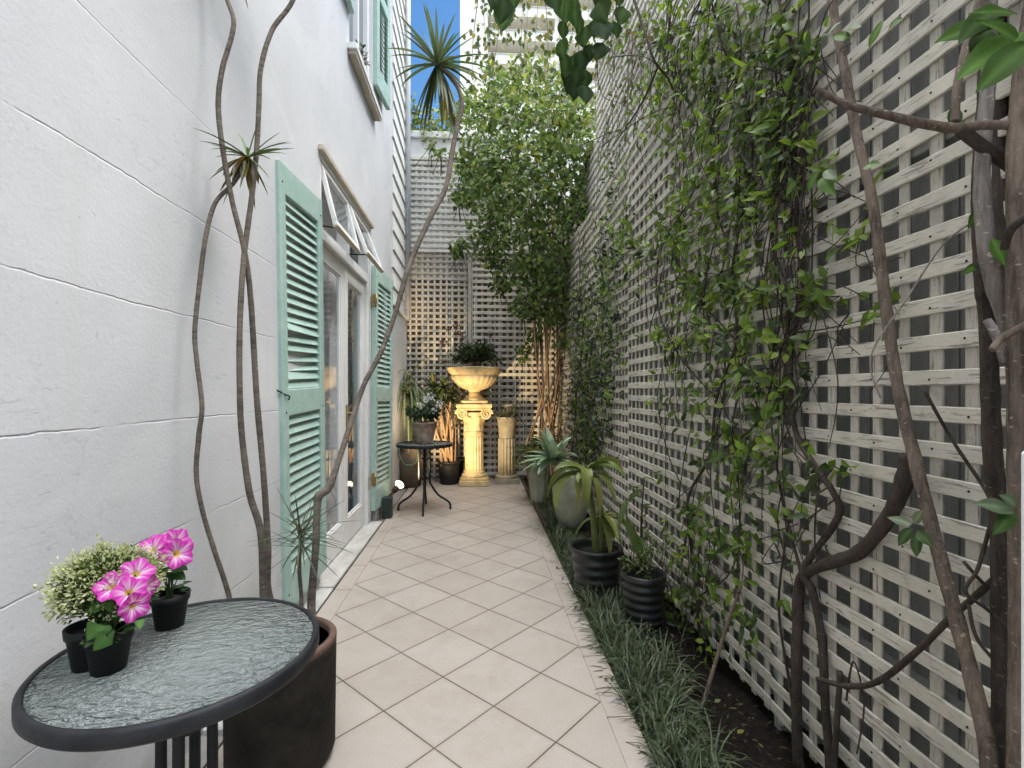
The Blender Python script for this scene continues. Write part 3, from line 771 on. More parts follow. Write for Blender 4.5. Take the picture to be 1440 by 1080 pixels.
petunia_pot(b2, 'pink petunia in a black pot at the back edge of the near table',
    [fl(b2,d2,213,770,-.01,-.55,.45,.040), fl(b2,d2,229,763,.03,.0,.9,.038), fl(b2,d2,251,778,-.03,.55,.0,.042), fl(b2,d2,250,760,.02,.9,.5,.038), fl(b2,d2,236,779,-.02,.1,-.3,.030)],
    [lf_(b2,d2,228,793,-.02,205,788,.05,1), lf_(b2,d2,238,797,-.02,262,804,.045,1), lf_(b2,d2,238,800,-.02,226,815,.04), lf_(b2,d2,246,795,0,272,802,.045), lf_(b2,d2,246,806,-.01,268,818,.04), lf_(b2,d2,262,786,0,272,776,.03), lf_(b2,d2,224,802,0,206,812,.04)], True)
b3 = V((-.812, 1.088, TZ-.0045))
bx_ = thing('boxwood_pot', 'cream tipped boxwood ball in a black pot against the white wall', 'potted plant', b3)
small_pot(bx_, 1.05)
m = MB(); st = MB(); st.tc = (.08,.09,.03); cc = V((.026,.012,.164))
for k in range(210):
    d = rdir(-.55, 1); e = cc + V((d.x*.094, d.y*.10, d.z*.083))*rnd(.86,1.02)
    st.tube([(0,0,.06), cc*.7+d*.02, e], [.0022,.0016,.0007], 4, sub=3)
    for j in range(36):
        f = rnd(.5,1.03); p = cc*.9*(1-f) + e*f + V((gau(.007),gau(.007),gau(.007)))
        if f > .90: tint = random.choice([(.70,.71,.50),(.62,.63,.36)])
        elif f > .82: tint = random.choice([(.42,.46,.20),(.58,.58,.36),(.16,.22,.06)])
        else: tint = random.choice([(.07,.12,.03),(.05,.09,.02),(.11,.16,.05)])
        m.leaf(p, d+rdir()*.8, rdir(), rnd(.006,.011), rnd(.004,.0062), tint, .1)
m.build('foliage', 'leaf', bx_); st.build('stem', 'leaf', bx_)

# ------------------------------------------------------------------ planter with the dragon trees
pp = V((-.678, 1.745, 0))
pl = thing('round_planter', 'dark round planter with terracotta rim behind the near table', 'planter', pp)
m = MB(); m.lathe([(.150,0),(.163,.008),(.174,.035),(.178,.38),(.178,.394)], seg=64); m.build('body', 'planter_dark', pl)
m = MB(); m.lathe([(.1785,.394),(.1785,.412),(.172,.418),(.158,.418),(.154,.41),(.152,.30)], seg=64); m.build('planter_rim', 'terracotta_rim', pl)
m = MB(); m.lathe([(.154,.33),(.08,.345),(.0001,.35)], seg=32); m.build('soil', 'potting_soil', pl)
def crown(m, c, n, L, W, hang, up=.2, tint=(.085,.13,.045), axis=None):
    for k in range(n):
        d = rdir(-1, 1)
        if random.random() > hang and d.z < -.2: d.z = -d.z*.5
        d.z += up; d.normalize()
        if axis is not None: d = (d + axis*.35).normalized()
        ll = L*rnd(.75,1.1)
        tt = random.choice([tint, tint, tuple(x*.6 for x in tint), (tint[0]*1.3,tint[1]*1.25,tint[2])])
        if d.z < -.5 and random.random() < .25: tt = (.30,.22,.07)
        m.strap(V(c)+d*.004, d, ll, W*rnd(.8,1.15), rnd(.15,.6), tt, 6, .25)
def dragon(label, path, rad, crowns, depth_name='dragon_tree', knob=.05):
    t_ = thing(depth_name, label, 'dragon tree', path[0], 0, 'dragon trees in the round planter')
    o = V(path[0]); m = MB(); m.tube([V(p)-o for p in path], [q*.85 for q in rad], 12, sub=14, knob=knob); m.build('trunk', 'bark_cane', t_)
    for (c, n, L, W, hang, up) in crowns:
        m = MB(); crown(m, V(c)-o, n, L, W, hang, up); m.build('crown', 'strap', t_)
    return t_, o
soil = lambda dx, dy: V((pp.x+dx, pp.y+dy, .335))
A = [soil(-.115,-.02), at(322,838,1.70), at(300,770,1.67), at(284,715,1.65), at(276,665,1.64), at(280,610,1.64), at(284,570,1.64), at(277,510,1.65), at(274,465,1.66), at(281,395,1.68), at(290,330,1.70), at(303,285,1.74), at(328,258,1.78), at(348,228,1.80)]
tA, oA = dragon('thin curved dragon tree with a small low crown against the white wall', A, [0.0100,0.0095,0.0090,0.0088,0.0090,0.0092,0.0088,0.0085,0.0090,0.0088,0.0088,0.0085,0.0080,0.0080], [(at(349,222,1.80), 30, .18, .0115, .5, .15)])
m = MB()
for k in range(16):
    d = (rdir(-.8,.3) + RT*-.5 + V((0,0,-.5))).normalized(); m.strap(at(347,222,1.80)-oA, d, rnd(.07,.13), .022, .9, random.choice([(.16,.11,.05),(.22,.15,.07),(.10,.075,.04),(.35,.20,.05)]), 5, .4, rnd(-1,1))
m.build('dead_leaf', 'strap', tA)
B = [soil(-.03,-.04), at(371,838,1.72), at(367,750,1.71), at(351,693,1.70), at(340,610,1.70), at(337,540,1.70), at(337,470,1.71), at(340,400,1.73), at(345,345,1.76), at(355,270,1.80), at(361,210,1.82), at(364,150,1.84), at(367,95,1.86), at(383,42,1.9), at(411,2,1.95), at(440,-70,2.0), at(452,-130,2.0)]
dragon('tall dragon tree cane leaning right at the top edge of the photo', B, [0.0170,0.0155,0.0140,0.0128,0.0118,0.0114,0.0112,0.0110,0.0110,0.0108,0.0105,0.0105,0.0102,0.0102,0.0100,0.0095,0.0090], [(at(452,-140,2.0), 40, .30, .02, .5, .2)])
C = [soil(.03,.03), at(379,838,1.80), at(377,770,1.80), at(371,673,1.79), at(361,557,1.78), at(354,440,1.77), at(349,385,1.76), at(341,340,1.75), at(327,285,1.74), at(314,215,1.74), at(307,150,1.75), at(312,100,1.76), at(326,50,1.78), at(328,25,1.79), at(318,-5,1.8), at(305,-60,1.8), at(300,-130,1.8)]
dragon('tall dragon tree cane crossing its neighbour and leaning left', C, [0.0150,0.0135,0.0128,0.0122,0.0118,0.0114,0.0110,0.0106,0.0102,0.0105,0.0105,0.0102,0.0098,0.0096,0.0094,0.0090,0.0090], [(at(300,-140,1.8), 40, .30, .02, .5, .2)])
D = [soil(.125,-.01), at(438,856,1.80), at(444,770,1.84), at(446,715,1.87), at(449,697,1.88), at(462,686,1.90), at(474,655,1.95), at(493,596,2.05), at(512,541,2.15), at(536,494,2.25), at(556,440,2.36), at(575,375,2.48), at(603,310,2.62), at(627,263,2.72), at(636,213,2.82), at(643,177,2.88), at(650,145,2.92), at(638,112,2.95), at(618,95,2.95)]
CD = at(615,92,2.95)
tD, oD = dragon('long leaning dragon tree with the big spiky crown against the sky', D, [0.0180,0.0172,0.0158,0.0160,0.0195,0.0175,0.0138,0.0130,0.0132,0.0136,0.0142,0.0150,0.0162,0.0166,0.0166,0.0162,0.0155,0.0145,0.0130], [], knob=.07)
m = MB()
for k in range(46):
    an = rnd(0, 2*PI); el = rnd(-.15, 1.0) if k % 5 else rnd(.9,1.3); d = V((math.cos(an)*math.cos(el), math.sin(an)*math.cos(el), math.sin(el)*.8))
    m.strap(CD-oD+d*.004, d, rnd(.22,.36), .023*rnd(.7,1.1), rnd(.25,.9), random.choice([(.12,.17,.07),(.08,.125,.05),(.17,.22,.12),(.15,.18,.12)]), 7, .25)
for k in range(20):
    an = rnd(0, 2*PI); d = V((math.cos(an)*.45, math.sin(an)*.45, -.8)); 
    m.strap(CD-oD+d*.004, d, rnd(.26,.42), .026*rnd(.7,1.1), rnd(.4,1.2), random.choice([(.08,.115,.045),(.11,.15,.06),(.17,.15,.08),(.05,.08,.03)]), 7, .35)
for k in range(3): m.strap(CD-oD+V((.05,0,-.12)), V((rnd(-.1,.3),rnd(-.1,.3),-1)), .22, .02, .3, (.50,.38,.05), 6, .3)
m.build('crown', 'strap', tD)
E_ = [soil(.085,-.07), at(424,850,1.70), at(421,800,1.69), at(423,742,1.69)]
tE, oE = dragon('small young dragon tree with a thin spiky head in front of the near shutter', E_, [.009,.008,.008,.006], [])
m = MB()
for k in range(46):
    d = rdir(-.7,1); d.z += .12; d.normalize()
    m.strap(at(423,744,1.69)-oE+V((0,0,-rnd(0,.07))), d, rnd(.14,.22), .0062, rnd(.1,.5), random.choice([(.05,.075,.04),(.035,.055,.03),(.09,.11,.06)]), 5, .2)
m.build('crown', 'strap', tE)

# ------------------------------------------------------------------ far end: lamp, pedestal, urn, column, pots
lp = at(545, 727, 4.93); lp.z = 0
sp = thing('garden_spotlight', 'lit white spotlight bulb on a dark bracket at the foot of the far shutter', 'spotlight', lp)
m = MB(); m.box(-.045,.045,-.05,.05,0,.21,.006); m.build('base', 'green_box', sp)
L0 = at(553,692,5.02)-lp; dirh = (V((-.02,6.72,1.30))-at(553,692,5.02)).normalized()
m = MB(); m.tube([(0,0,.20), L0, L0+dirh*.03], .013, 10, sub=3); m.tube([L0+dirh*.01, L0+dirh*.07], [.026,.03], 14, sub=1); m.build('holder', 'brown_plastic', sp)
Mx = dirh.to_track_quat('Z','Y').to_matrix().to_4x4(); Mx.translation = L0+dirh*.07
m = MB(); m.lathe([(.018,0),(.022,.012),(.047,.045),(.050,.055),(.040,.062),(.0001,.066)], (0,0,0), 28, Mx); m.build('bulb', 'lamp_glow', sp)
li = bpy.data.lights.new('spotlight_beam', 'SPOT'); li.energy = 320; li.color = (1,.75,.44); li.spot_size = math.radians(82); li.spot_blend = .5; li.shadow_soft_size = .05
lo_ = bpy.data.objects.new('spotlight_beam', li); col.objects.link(lo_); lo_.location = lp+L0+dirh*.16; lo_.rotation_euler = (-dirh).to_track_quat('Z','Y').to_euler()

pd = at(667, 681, 6.72); pd.z = 0
pe = thing('ionic_pedestal', 'tall yellowed stone pedestal with scroll capital under the flower urn', 'pedestal', pd)
flute = lambda n, dpt: (lambda a, z: 1 - dpt*abs(math.cos(n*a/2))**6)
m = MB(); m.box(-.20,.20,-.20,.20,0,.075,.008); m.box(-.178,.178,-.178,.178,.0755,.11,.008); m.lathe([(.165,.11),(.172,.125),(.165,.145),(.145,.152),(.14,.165),(.15,.18),(.135,.195)], seg=48); m.build('base', 'stone_yellow', pe)
m = MB(); m.lathe([(.132,.19),(.128,.22),(.127,.40),(.124,.64),(.122,.66)], seg=160, ripple=flute(20,.11)); m.lathe([(.118,.655),(.135,.665),(.138,.685),(.126,.70),(.132,.71),(.128,.725)], seg=48); m.build('shaft', 'stone_yellow', pe)
m = MB(); m.lathe([(.118,.72),(.128,.80),(.15,.90),(.178,.965),(.18,.985)], seg=48)
for k in range(8):     # acanthus leaves
    a = 2*PI*k/8+.39; d = V((math.cos(a), math.sin(a), 0)); sd = V((-d.y, d.x, 0))
    pr = None
    for i in range(7):
        f = i/6; r_ = .128+.03*f+.05*f**3; z = .73+.19*math.sin(f*1.6); w = .045*(1-f*.6)*(1+.2*math.sin(i*2.5))
        c_ = d*r_+V((0,0,z)); q = (m.vert(c_-sd*w-d*.012), m.vert(c_+d*.012), m.vert(c_+sd*w-d*.012))
        if pr: m.face(pr[0],pr[1],q[1],q[0]); m.face(pr[1],pr[2],q[2],q[1])
        pr = q
for sx_ in (-1,1):     # volutes
    for sy in (-1,1):
        pts = []; rr = []
        for i in range(40):
            a = i/39*4.6*PI; r_ = .074*(1-i/39)**.8+.006
            pts.append(V((sx_*(.165+r_*math.cos(a+PI/2*0)*1.0), sy*(.172+.012*i/39), .965+r_*math.sin(a)))); rr.append(.017*(1-i/39*.55))
        m.tube(pts, rr, 8, sub=1)
    m.tube([(sx_*.165,-.165,.965),(sx_*.165,.165,.965)], .062, 20, sub=1)
m.box(-.225,.225,-.20,.20,1.012,1.045,.008); m.box(-.240,.240,-.215,.215,1.0455,1.098,.010); m.build('capital', 'stone_yellow', pe)
ur = thing('stone_urn', 'wide fluted yellow stone bowl urn standing on the pedestal', 'urn', pd+V((0,0,1.098)))
m = MB(); m.box(-.185,.185,-.175,.175,0,.045,.008); m.lathe([(.16,.045),(.155,.065),(.12,.085),(.085,.12),(.075,.16)], seg=48); m.build('foot', 'stone_yellow', ur)
m = MB(); m.lathe([(.075,.16),(.09,.185),(.15,.20),(.24,.26),(.30,.33),(.325,.385)], seg=192, ripple=lambda a, z: 1+.035*abs(math.sin(12*a))*(1 if z < .34 else .4)*(1 if z > .19 else .3))
m.lathe([(.322,.383),(.335,.40),(.355,.44),(.372,.475),(.375,.488),(.362,.492),(.345,.48),(.33,.44),(.3,.40)], seg=64); m.build('bowl', 'stone_yellow', ur)
m = MB(); m.lathe([(.335,.44),(.2,.46),(.0001,.47)], seg=32); m.build('soil', 'potting_soil', ur)
def bush(root, c, rx, ry, rz, nst, nl, tints, L, stem_mat='bark_brown', W=.55, flowers=0, ftint=(.35,.06,.08), zlo=-.2, sr=.004):
    st = MB(); m = MB(); fm = MB()
    for k in range(nst):
        d = rdir(zlo, 1); e = V(c) + V((d.x*rx, d.y*ry, d.z*rz))*rnd(.55,1.05)
        st.tube([V((gau(.02),gau(.02),0)), V(c)*.6+d*.03, e], [sr,sr*.7,sr*.35], 5, sub=4)
        for j in range(nl):
            f = rnd(.35,1.05); p = V(c)*.8*(1-f)+e*f+V((gau(.15*rx*.4),gau(.15*ry*.4),gau(.15*rz*.4)))
            m.leaf(p, d+rdir()*.9, V((-.1,-.8,.45))+rdir()*.75, L*rnd(.7,1.2), L*W*rnd(.8,1.1), random.choice(tints), .25)
        for j in range(flowers):
            p = e+V((gau(.02),gau(.02),gau(.02)))
            for q in range(9): fm.leaf(p, rdir(), rdir(), L*rnd(.45,.7), L*.5, tuple(x*rnd(.7,1.3) for x in ftint), -.2)
    st.build('stem', stem_mat, root); m.build('foliage', 'leaf', root)
    if flowers: fm.build('flower', 'petal', root)
rs = thing('rose_bush', 'straggly rose bush with small dark red blooms growing in the urn', 'rose bush', pd+V((0,0,1.56)))
bush(rs, (.03,0,.16), .36, .25, .22, 44, 34, [(.05,.085,.03),(.035,.065,.028),(.09,.12,.045),(.12,.13,.06)], .062)
m = MB(); st = MB(); fm = MB()
for (u, v) in ((632,462),(622,480),(640,455),(628,500),(648,470),(616,508),(622,525),(690,470)):
    e = at(u,v,6.68)-rs.location; st.tube([(0,0,0), e*.55+V((0,0,.08)), e], [.004,.003,.002], 5)
    for j in range(14): m.leaf(e*rnd(.5,1)+V((gau(.03),gau(.03),gau(.03)+.03)), rdir(), V((0,0,1))+rdir()*.6, .05, .028, random.choice([(.05,.08,.03),(.10,.06,.04),(.04,.07,.03)]))
    if v < 500:
        fm = MB()
        for q in range(22): fm.leaf(e+V((gau(.018),gau(.018),gau(.018))), rdir(), rdir(), .03, .025, random.choice([(.17,.035,.045),(.12,.03,.035),(.22,.09,.09)]), -.2)
        fm.build('bloom', 'petal', rs)
m.build('shoot_foliage', 'leaf', rs); st.build('shoot', 'bark_brown', rs)

fc = at(713, 678, 6.85); fc.z = 0
co = thing('fluted_column', 'short grey fluted column beside the tall pedestal', 'column', fc)
m = MB(); m.box(-.165,.165,-.165,.165,0,.07,.006); m.lathe([(.15,.07),(.157,.085),(.15,.105),(.135,.115)], seg=40); m.build('base', 'stone_grey', co)
m = MB(); m.lathe([(.128,.112),(.125,.60),(.124,.612)], seg=160, ripple=flute(16,.16)); m.build('shaft', 'stone_grey', co)
tp = thing('stone_pot', 'narrow tapering stone pot of wispy grass on top of the short column', 'pot', fc+V((0,0,.612)))
m = MB(); m.lathe([(.10,0),(.112,.02),(.138,.27),(.146,.275),(.148,.30),(.135,.302),(.13,.26),(.0001,.26)], seg=40); m.build('body', 'stone_grey', tp)
m = MB()
for k in range(110):
    d = rdir(.2,1); m.strap(V((gau(.05),gau(.05),.27)), d, rnd(.15,.34), .009, rnd(.2,1.2), random.choice([(.10,.11,.05),(.06,.09,.04),(.16,.14,.07)]), 5)
m.build('foliage', 'strap', tp)
m = MB()
for k in range(14):
    d = rdir(-.1,.9); e = V((gau(.06),gau(.06),.28))+d*rnd(.12,.26)
    for j in range(12): m.leaf(e+V((gau(.03),gau(.03),gau(.03))), rdir(), V((0,0,1))+rdir()*.6, .035, .02, random.choice([(.10,.06,.05),(.08,.09,.045),(.05,.07,.03)]))
m.build('flowering_foliage', 'leaf', tp)

def round_pot(root, r0, r1, h, mat, ribs=0, lip=.012, soil_=True):
    prof = [(r0*.9,0),(r0,.008)]
    N = 40 if ribs else 8
    for i in range(N+1):
        f = i/N; r_ = r0+(r1-r0)*f
        if ribs: r_ += .0042*math.cos(f*ribs*2*PI)
        prof.append((r_, .01+(h-.035)*f))
    prof += [(r1+lip,h-.024),(r1+lip+.002,h-.004),(r1+lip-.004,h),(r1-.006,h),(r1-.01,h-.03),(r1-.012,h-.06)]
    m = MB(); m.lathe(prof, seg=56); m.build('body', mat, root)
    if soil_: m = MB(); m.lathe([(r1-.010,h-.055),(r1*.5,h-.045),(.0001,h-.04)], seg=24); m.build('soil', 'potting_soil', root)
bp = at(632, 680, 6.75); bp.z = 0
ct = thing('cordyline_pot', 'black pot with tan cane stems and dark strap leaves left of the pedestal', 'potted plant', bp)
round_pot(ct, .125, .150, .31, 'black_plastic')
st = MB(); m = MB()
for (u, v, s_) in ((610,552,.85),(624,546,.85),(634,562,.75),(602,562,.7),(618,565,.75)):
    e = at(u, v, 6.62)-bp; b = V((gau(.04),gau(.04),.25)); st.tube([b, (b+e)/2+V((gau(.04),gau(.03),0)), e], [.019,.016,.014], 8)
    for k in range(34):
        d = rdir(-.3,1); m.strap(e, d, rnd(.22,.42)*s_, .045, rnd(.5,1.6), random.choice([(.04,.065,.025),(.06,.09,.03),(.09,.12,.03),(.16,.17,.04),(.025,.04,.02)]), 6, .25)
for k in range(10):
    b = V((gau(.06),gau(.06),.25)); st.tube([b, b+V((gau(.05),gau(.05),.45)), b+V((gau(.10),gau(.08),rnd(.6,1.0)))], [.009,.007,.004], 6)
st.build('stem', 'bark_warm', ct); m.build('foliage', 'strap', ct)
bq = at(655, 668, 6.98); bq.z = 0
q = thing('black_pot', 'small empty black pot tucked behind the tall pedestal', 'pot', bq); round_pot(q, .11, .13, .32, 'black_plastic')
js = at(577, 683, 6.55); js.z = 0
jr = thing('brown_jar', 'weathered brown jar of drooping strap leaves in the far left corner', 'planter jar', js)
m = MB(); m.lathe([(.11,0),(.13,.01),(.17,.15),(.19,.30),(.17,.42),(.13,.48),(.14,.52),(.155,.54),(.14,.545),(.12,.50),(.11,.47)], seg=48); m.build('body', 'brown_stone', jr)
m = MB()
c0 = at(574, 552, 6.62)-js
m.tc = (.10,.12,.05); m.tube([(0,0,.45), (0,.02,.8), c0], [.03,.025,.02], 8)
for k in range(95):
    d = rdir(.0,1); m.strap(c0+V((gau(.03),gau(.03),gau(.05))), d, rnd(.45,.95), .026, rnd(2.2,4.2), random.choice([(.09,.13,.07),(.12,.16,.09),(.06,.09,.045),(.16,.19,.11)]), 9, .2)
m.build('foliage', 'strap', jr)
hs = at(566, 590, 6.35)
ho = MB(); P = [at(u, v, dd)-hs for u, v, dd in ((571,520,6.5),(561,560,6.4),(558,595,6.3),(559,630,6.25),(566,650,6.2),(575,655,6.2),(586,648,6.3),(590,620,6.4))]
ho.tube(P, .013, 8, sub=8); tag(ho.build('garden_hose', 'hose_green', loc=hs), 'grey green hose hanging in a loop beside the far white wall', 'hose')
# flowers on the far table
fb = V((pf.x, pf.y-.02, .7115))
fp = thing('flower_pot', 'weathered terracotta pot of white blossoms on the far bistro table', 'potted flower', fb)
m = MB(); m.lathe([(.085,0),(.09,.005),(.098,.05),(.120,.15),(.126,.205),(.134,.21),(.136,.23),(.125,.232),(.118,.20),(.0001,.20)], seg=48); m.build('body', 'terracotta', fp)
m = MB(); m.lathe([(.115,.205),(.0001,.215)], seg=20); m.build('soil', 'potting_soil', fp)
bush(fp, (0,0,.32), .17, .15, .13, 26, 24, [(.06,.10,.045),(.045,.085,.05),(.10,.15,.07),(.04,.07,.04)], .055, W=.7)
m = MB()
for (u, v, n) in ((598,562,90),(606,558,70),(592,572,50),(618,568,50),(610,575,40),(588,580,30)):
    e = at(u, v, 5.15)-fb; m = MB()
    for q in range(n): m.leaf(e+V((gau(.022),gau(.022),gau(.022))), rdir(), rdir(-.2,1), .018, .016, random.choice([(.72,.72,.74),(.62,.64,.70),(.78,.78,.76),(.55,.56,.62)]), -.1)
    m.build('flower', 'petal', fp)

# ------------------------------------------------------------------ pots in the bed on the right
sq = at(757, 700, 5.55); sq.z = -.02
s_ = thing('tapered_pot', 'pale tapering stone pot with yellow green ferns behind the agave', 'pot', sq, .5)
m = MB(); m.lathe([(.075,0),(.085,.01),(.130,.52),(.142,.53),(.145,.575),(.13,.58),(.12,.53),(.0001,.53)], seg=8); m.sm = [False]*len(m.sm); m.build('body', 'jar_stone', s_)
m = MB()
def frond(m, p, d, L, tint, droop=1.2):
    p = V(p); d = V(d).normalized(); n = 12
    for i in range(n):
        f = i/n; sd = d.cross(V((0,0,1)))
        if sd.length < 1e-3: sd = V((1,0,0))
        sd.normalize(); w = L*.28*math.sin(PI*(.15+.85*f))
        for k in (-1,1): m.leaf(p, sd*k+d*.5, sd.cross(d), max(w, .01), .014, tint, .3)
        d = (d+V((0,0,-droop/n))).normalized(); p = p+d*L/n
for k in range(34): frond(m, (gau(.03),gau(.03),.55), rdir(.25,1), rnd(.28,.5), random.choice([(.14,.17,.03),(.08,.12,.03),(.05,.09,.03),(.20,.20,.05)]), rnd(.6,1.8))
m.build('foliage', 'leaf', s_)
jb = at(803, 738, 4.62); jb.z = -.02
ja = thing('stone_jar', 'mossy rounded stone jar holding the pale agave', 'jar', jb)
m = MB(); m.lathe([(.085,0),(.10,.008),(.135,.10),(.168,.25),(.178,.36),(.168,.45),(.135,.505),(.118,.525),(.118,.545),(.135,.565),(.128,.572),(.105,.55),(.10,.50)], seg=56); m.build('body', 'jar_stone', ja)
m = MB(); m.lathe([(.108,.515),(.0001,.525)], seg=20); m.build('soil', 'potting_soil', ja)
ag = thing('agave', 'pale blue green agave rosette leaning out of the stone jar', 'agave', jb+V((0,0,.52)))
m = MB(); g0 = at(779, 648, 4.52)-ag.location
m.tc = (.16,.19,.12); m.tube([(0,0,0), (g0.x*.5,g0.y*.5,.08), g0], [.045,.04,.04], 10)
for k in range(36):
    d = rdir(-.3,1); L = rnd(.22,.34)
    m.strap(g0+d*.02, d, L, .088, rnd(.2,.9), random.choice([(.36,.46,.31),(.42,.52,.38),(.28,.38,.24)]), 8, .22, 0, lambda f: max(.02, math.sin(PI*min(1,.30+.70*f))**.8*(1 if f < .97 else .2)))
m.build('foliage', 'strap', ag)
rb = at(838, 822, 3.18); rb.z = -.01
r1_ = thing('ribbed_pot', 'larger glossy black ribbed pot with long floppy leaves in the bed', 'potted plant', rb)
round_pot(r1_, .128, .160, .28, 'black_glaze', 4)
m = MB(); c0 = at(826, 672, 3.12)-rb
m.tc = (.16,.20,.06); m.tube([(0,0,.23), (c0.x*.3,c0.y*.3,.45), c0], [.024,.02,.017], 8); m.tube([(.03,.02,.23),(.05,.04,.45),(.02,.06,.62)], [.02,.017,.012], 8)
wide = lambda f: max(.04, math.sin(PI*min(1,.12+.88*f))**.85)
for (u, v, L, dr) in ((795,690,.34,2.6),(806,690,.40,4.0),(800,672,.30,2.2),(818,700,.42,6.0),(832,700,.40,6.5),(842,690,.40,5.0),(856,685,.36,3.6),(868,672,.30,2.2),(845,650,.26,2.4),(815,648,.24,2.2),(826,690,.44,7.0),(810,690,.46,4.8),(852,662,.34,3.0),(798,655,.26,1.8),(835,655,.28,4.5)):
    d = at(u, v-34, 3.05+rnd(-.12,.1))-rb-c0; d.z += .12
    m.strap(c0+V((gau(.012),gau(.012),gau(.02))), d, L*rnd(.75,.98), rnd(.045,.08), dr*rnd(.8,1.2), random.choice([(.13,.185,.045),(.18,.235,.06),(.095,.14,.035),(.22,.25,.08)]), 12, .25, rnd(-1.4,1.4), wide, random.choice([None,(.35,.30,.08),(.20,.22,.06)]), .12)
for k in range(12):
    d = rdir(.2,1); m.strap((.05,.05,.45), d, rnd(.2,.32), .045, rnd(1.5,3.5), random.choice([(.10,.15,.04),(.16,.21,.06),(.24,.25,.05)]), 8, .25, 0, wide)
m.build('foliage', 'strap', r1_)
r2b = at(905, 874, 2.72); r2b.z = 0
r2_ = thing('ribbed_pot', 'smaller dull black ribbed pot with thin sprigs in the bed, nearest the viewer', 'potted plant', r2b)
round_pot(r2_, .100, .118, .27, 'black_glaze', 5, .004)
st = MB(); m = MB()
st.tube([(.0,.03,.22),(.0,.04,.5),(.02,.05,.78)], [.007,.006,.004], 6)
for k in range(14):
    b = V((gau(.03),gau(.03),.22)); e = b+V((gau(.06),gau(.06),rnd(.10,.30))); st.tube([b,(b+e)/2+V((gau(.01),gau(.01),0)),e], [.003,.002,.001], 5)
    for j in range(16):
        f = rnd(.2,1); m.leaf(b*(1-f)+e*f+V((gau(.012),gau(.012),gau(.012))), rdir(-.4,.8), V((0,0,1))+rdir()*.6, rnd(.022,.04), .016, random.choice([(.10,.16,.04),(.16,.21,.06),(.07,.12,.04)]))
for k in range(9): m.leaf(V((.01,.05,rnd(.45,.8))), rdir(-.5,.4)-RT*.3, V((0,0,1)), rnd(.06,.10), .04, random.choice([(.09,.14,.04),(.14,.20,.06)]))
for (u,v,u2,v2) in ((885,700,868,735),(890,740,905,790),(880,720,895,780),(885,705,895,690)):
    p = at(u,v,2.75)-r2b; q = at(u2,v2,2.68)-r2b; m.leaf(p, q-p, V((-.5,-.6,.6)), (q-p).length*1.2, .045, (.13,.19,.05))
st.build('stem', 'bark_dark', r2_); m.build('foliage', 'leaf', r2_)

# ------------------------------------------------------------------ mondo grass
m = MB()
GT = [(.04,.066,.026),(.06,.092,.038),(.095,.125,.065),(.022,.036,.018),(.13,.155,.09)]
def tuft(x, y, n, L):
    for k in range(n):
        d = rdir(.35,1); m.strap((x+gau(.015),y+gau(.015),-.03), d, L*rnd(.6,1.15), .0058, rnd(.9,2.6), random.choice(GT), 4, .15)
for k in range(1950):
    y = rnd(.95, 6.3); w = .40 if y > 2.1 else (.34 if y > 1.6 else .26)
    x = .635 + abs(gau(.5))*w*.62
    if x > .64+w+.10*noise.noise(V((y*3,0,0))): x = rnd(.61,.61+w*.8)
    if y < 1.9 and x > .86: continue
    if (V((x,y,0))-V((rb.x,rb.y,0))).length < .15 or (V((x,y,0))-V((r2b.x,r2b.y,0))).length < .115 or (V((x,y,0))-V((jb.x,jb.y,0))).length < .14: continue
    tuft(x, y, 16 if y < 3 else 10, rnd(.13,.20))
m.build('grass', 'grass_blade', kind='stuff')
m = MB()
for k in range(900):
    y = rnd(.9, 6.6); x = rnd(.64, 1.12) if random.random() < .93 else rnd(.52, .63)
    z = .012 + abs(gau(.012)) if x > .64 else .004
    m.leaf((x, y, z), rdir(-.2,.25), V((gau(.35),gau(.35),1)), rnd(.008,.034), rnd(.006,.016), random.choice([(.10,.07,.04),(.06,.045,.03),(.16,.12,.06),(.20,.17,.08),(.035,.028,.02),(.09,.10,.04)]), rnd(-.2,.2))
m.build('leaf_litter', 'dull_leaf', kind='stuff')
for (u, v, lab, tint) in ((1037,1036,'small yellow fallen leaf lying on the dark soil by the grass',(.42,.36,.08)),(1005,992,'pale green fallen leaf resting on the soil near the lattice',(.22,.26,.10))):
    p, d = setdown(u, v, .0); o = MB(); o.leaf((0,0,0), (.8,.3,.15), (-.4,-.3,1), .034, .02, tint, .1)
    tag(o.build('fallen_leaf', 'leaf', loc=p+V((0,0,.012))), lab, 'fallen leaf')

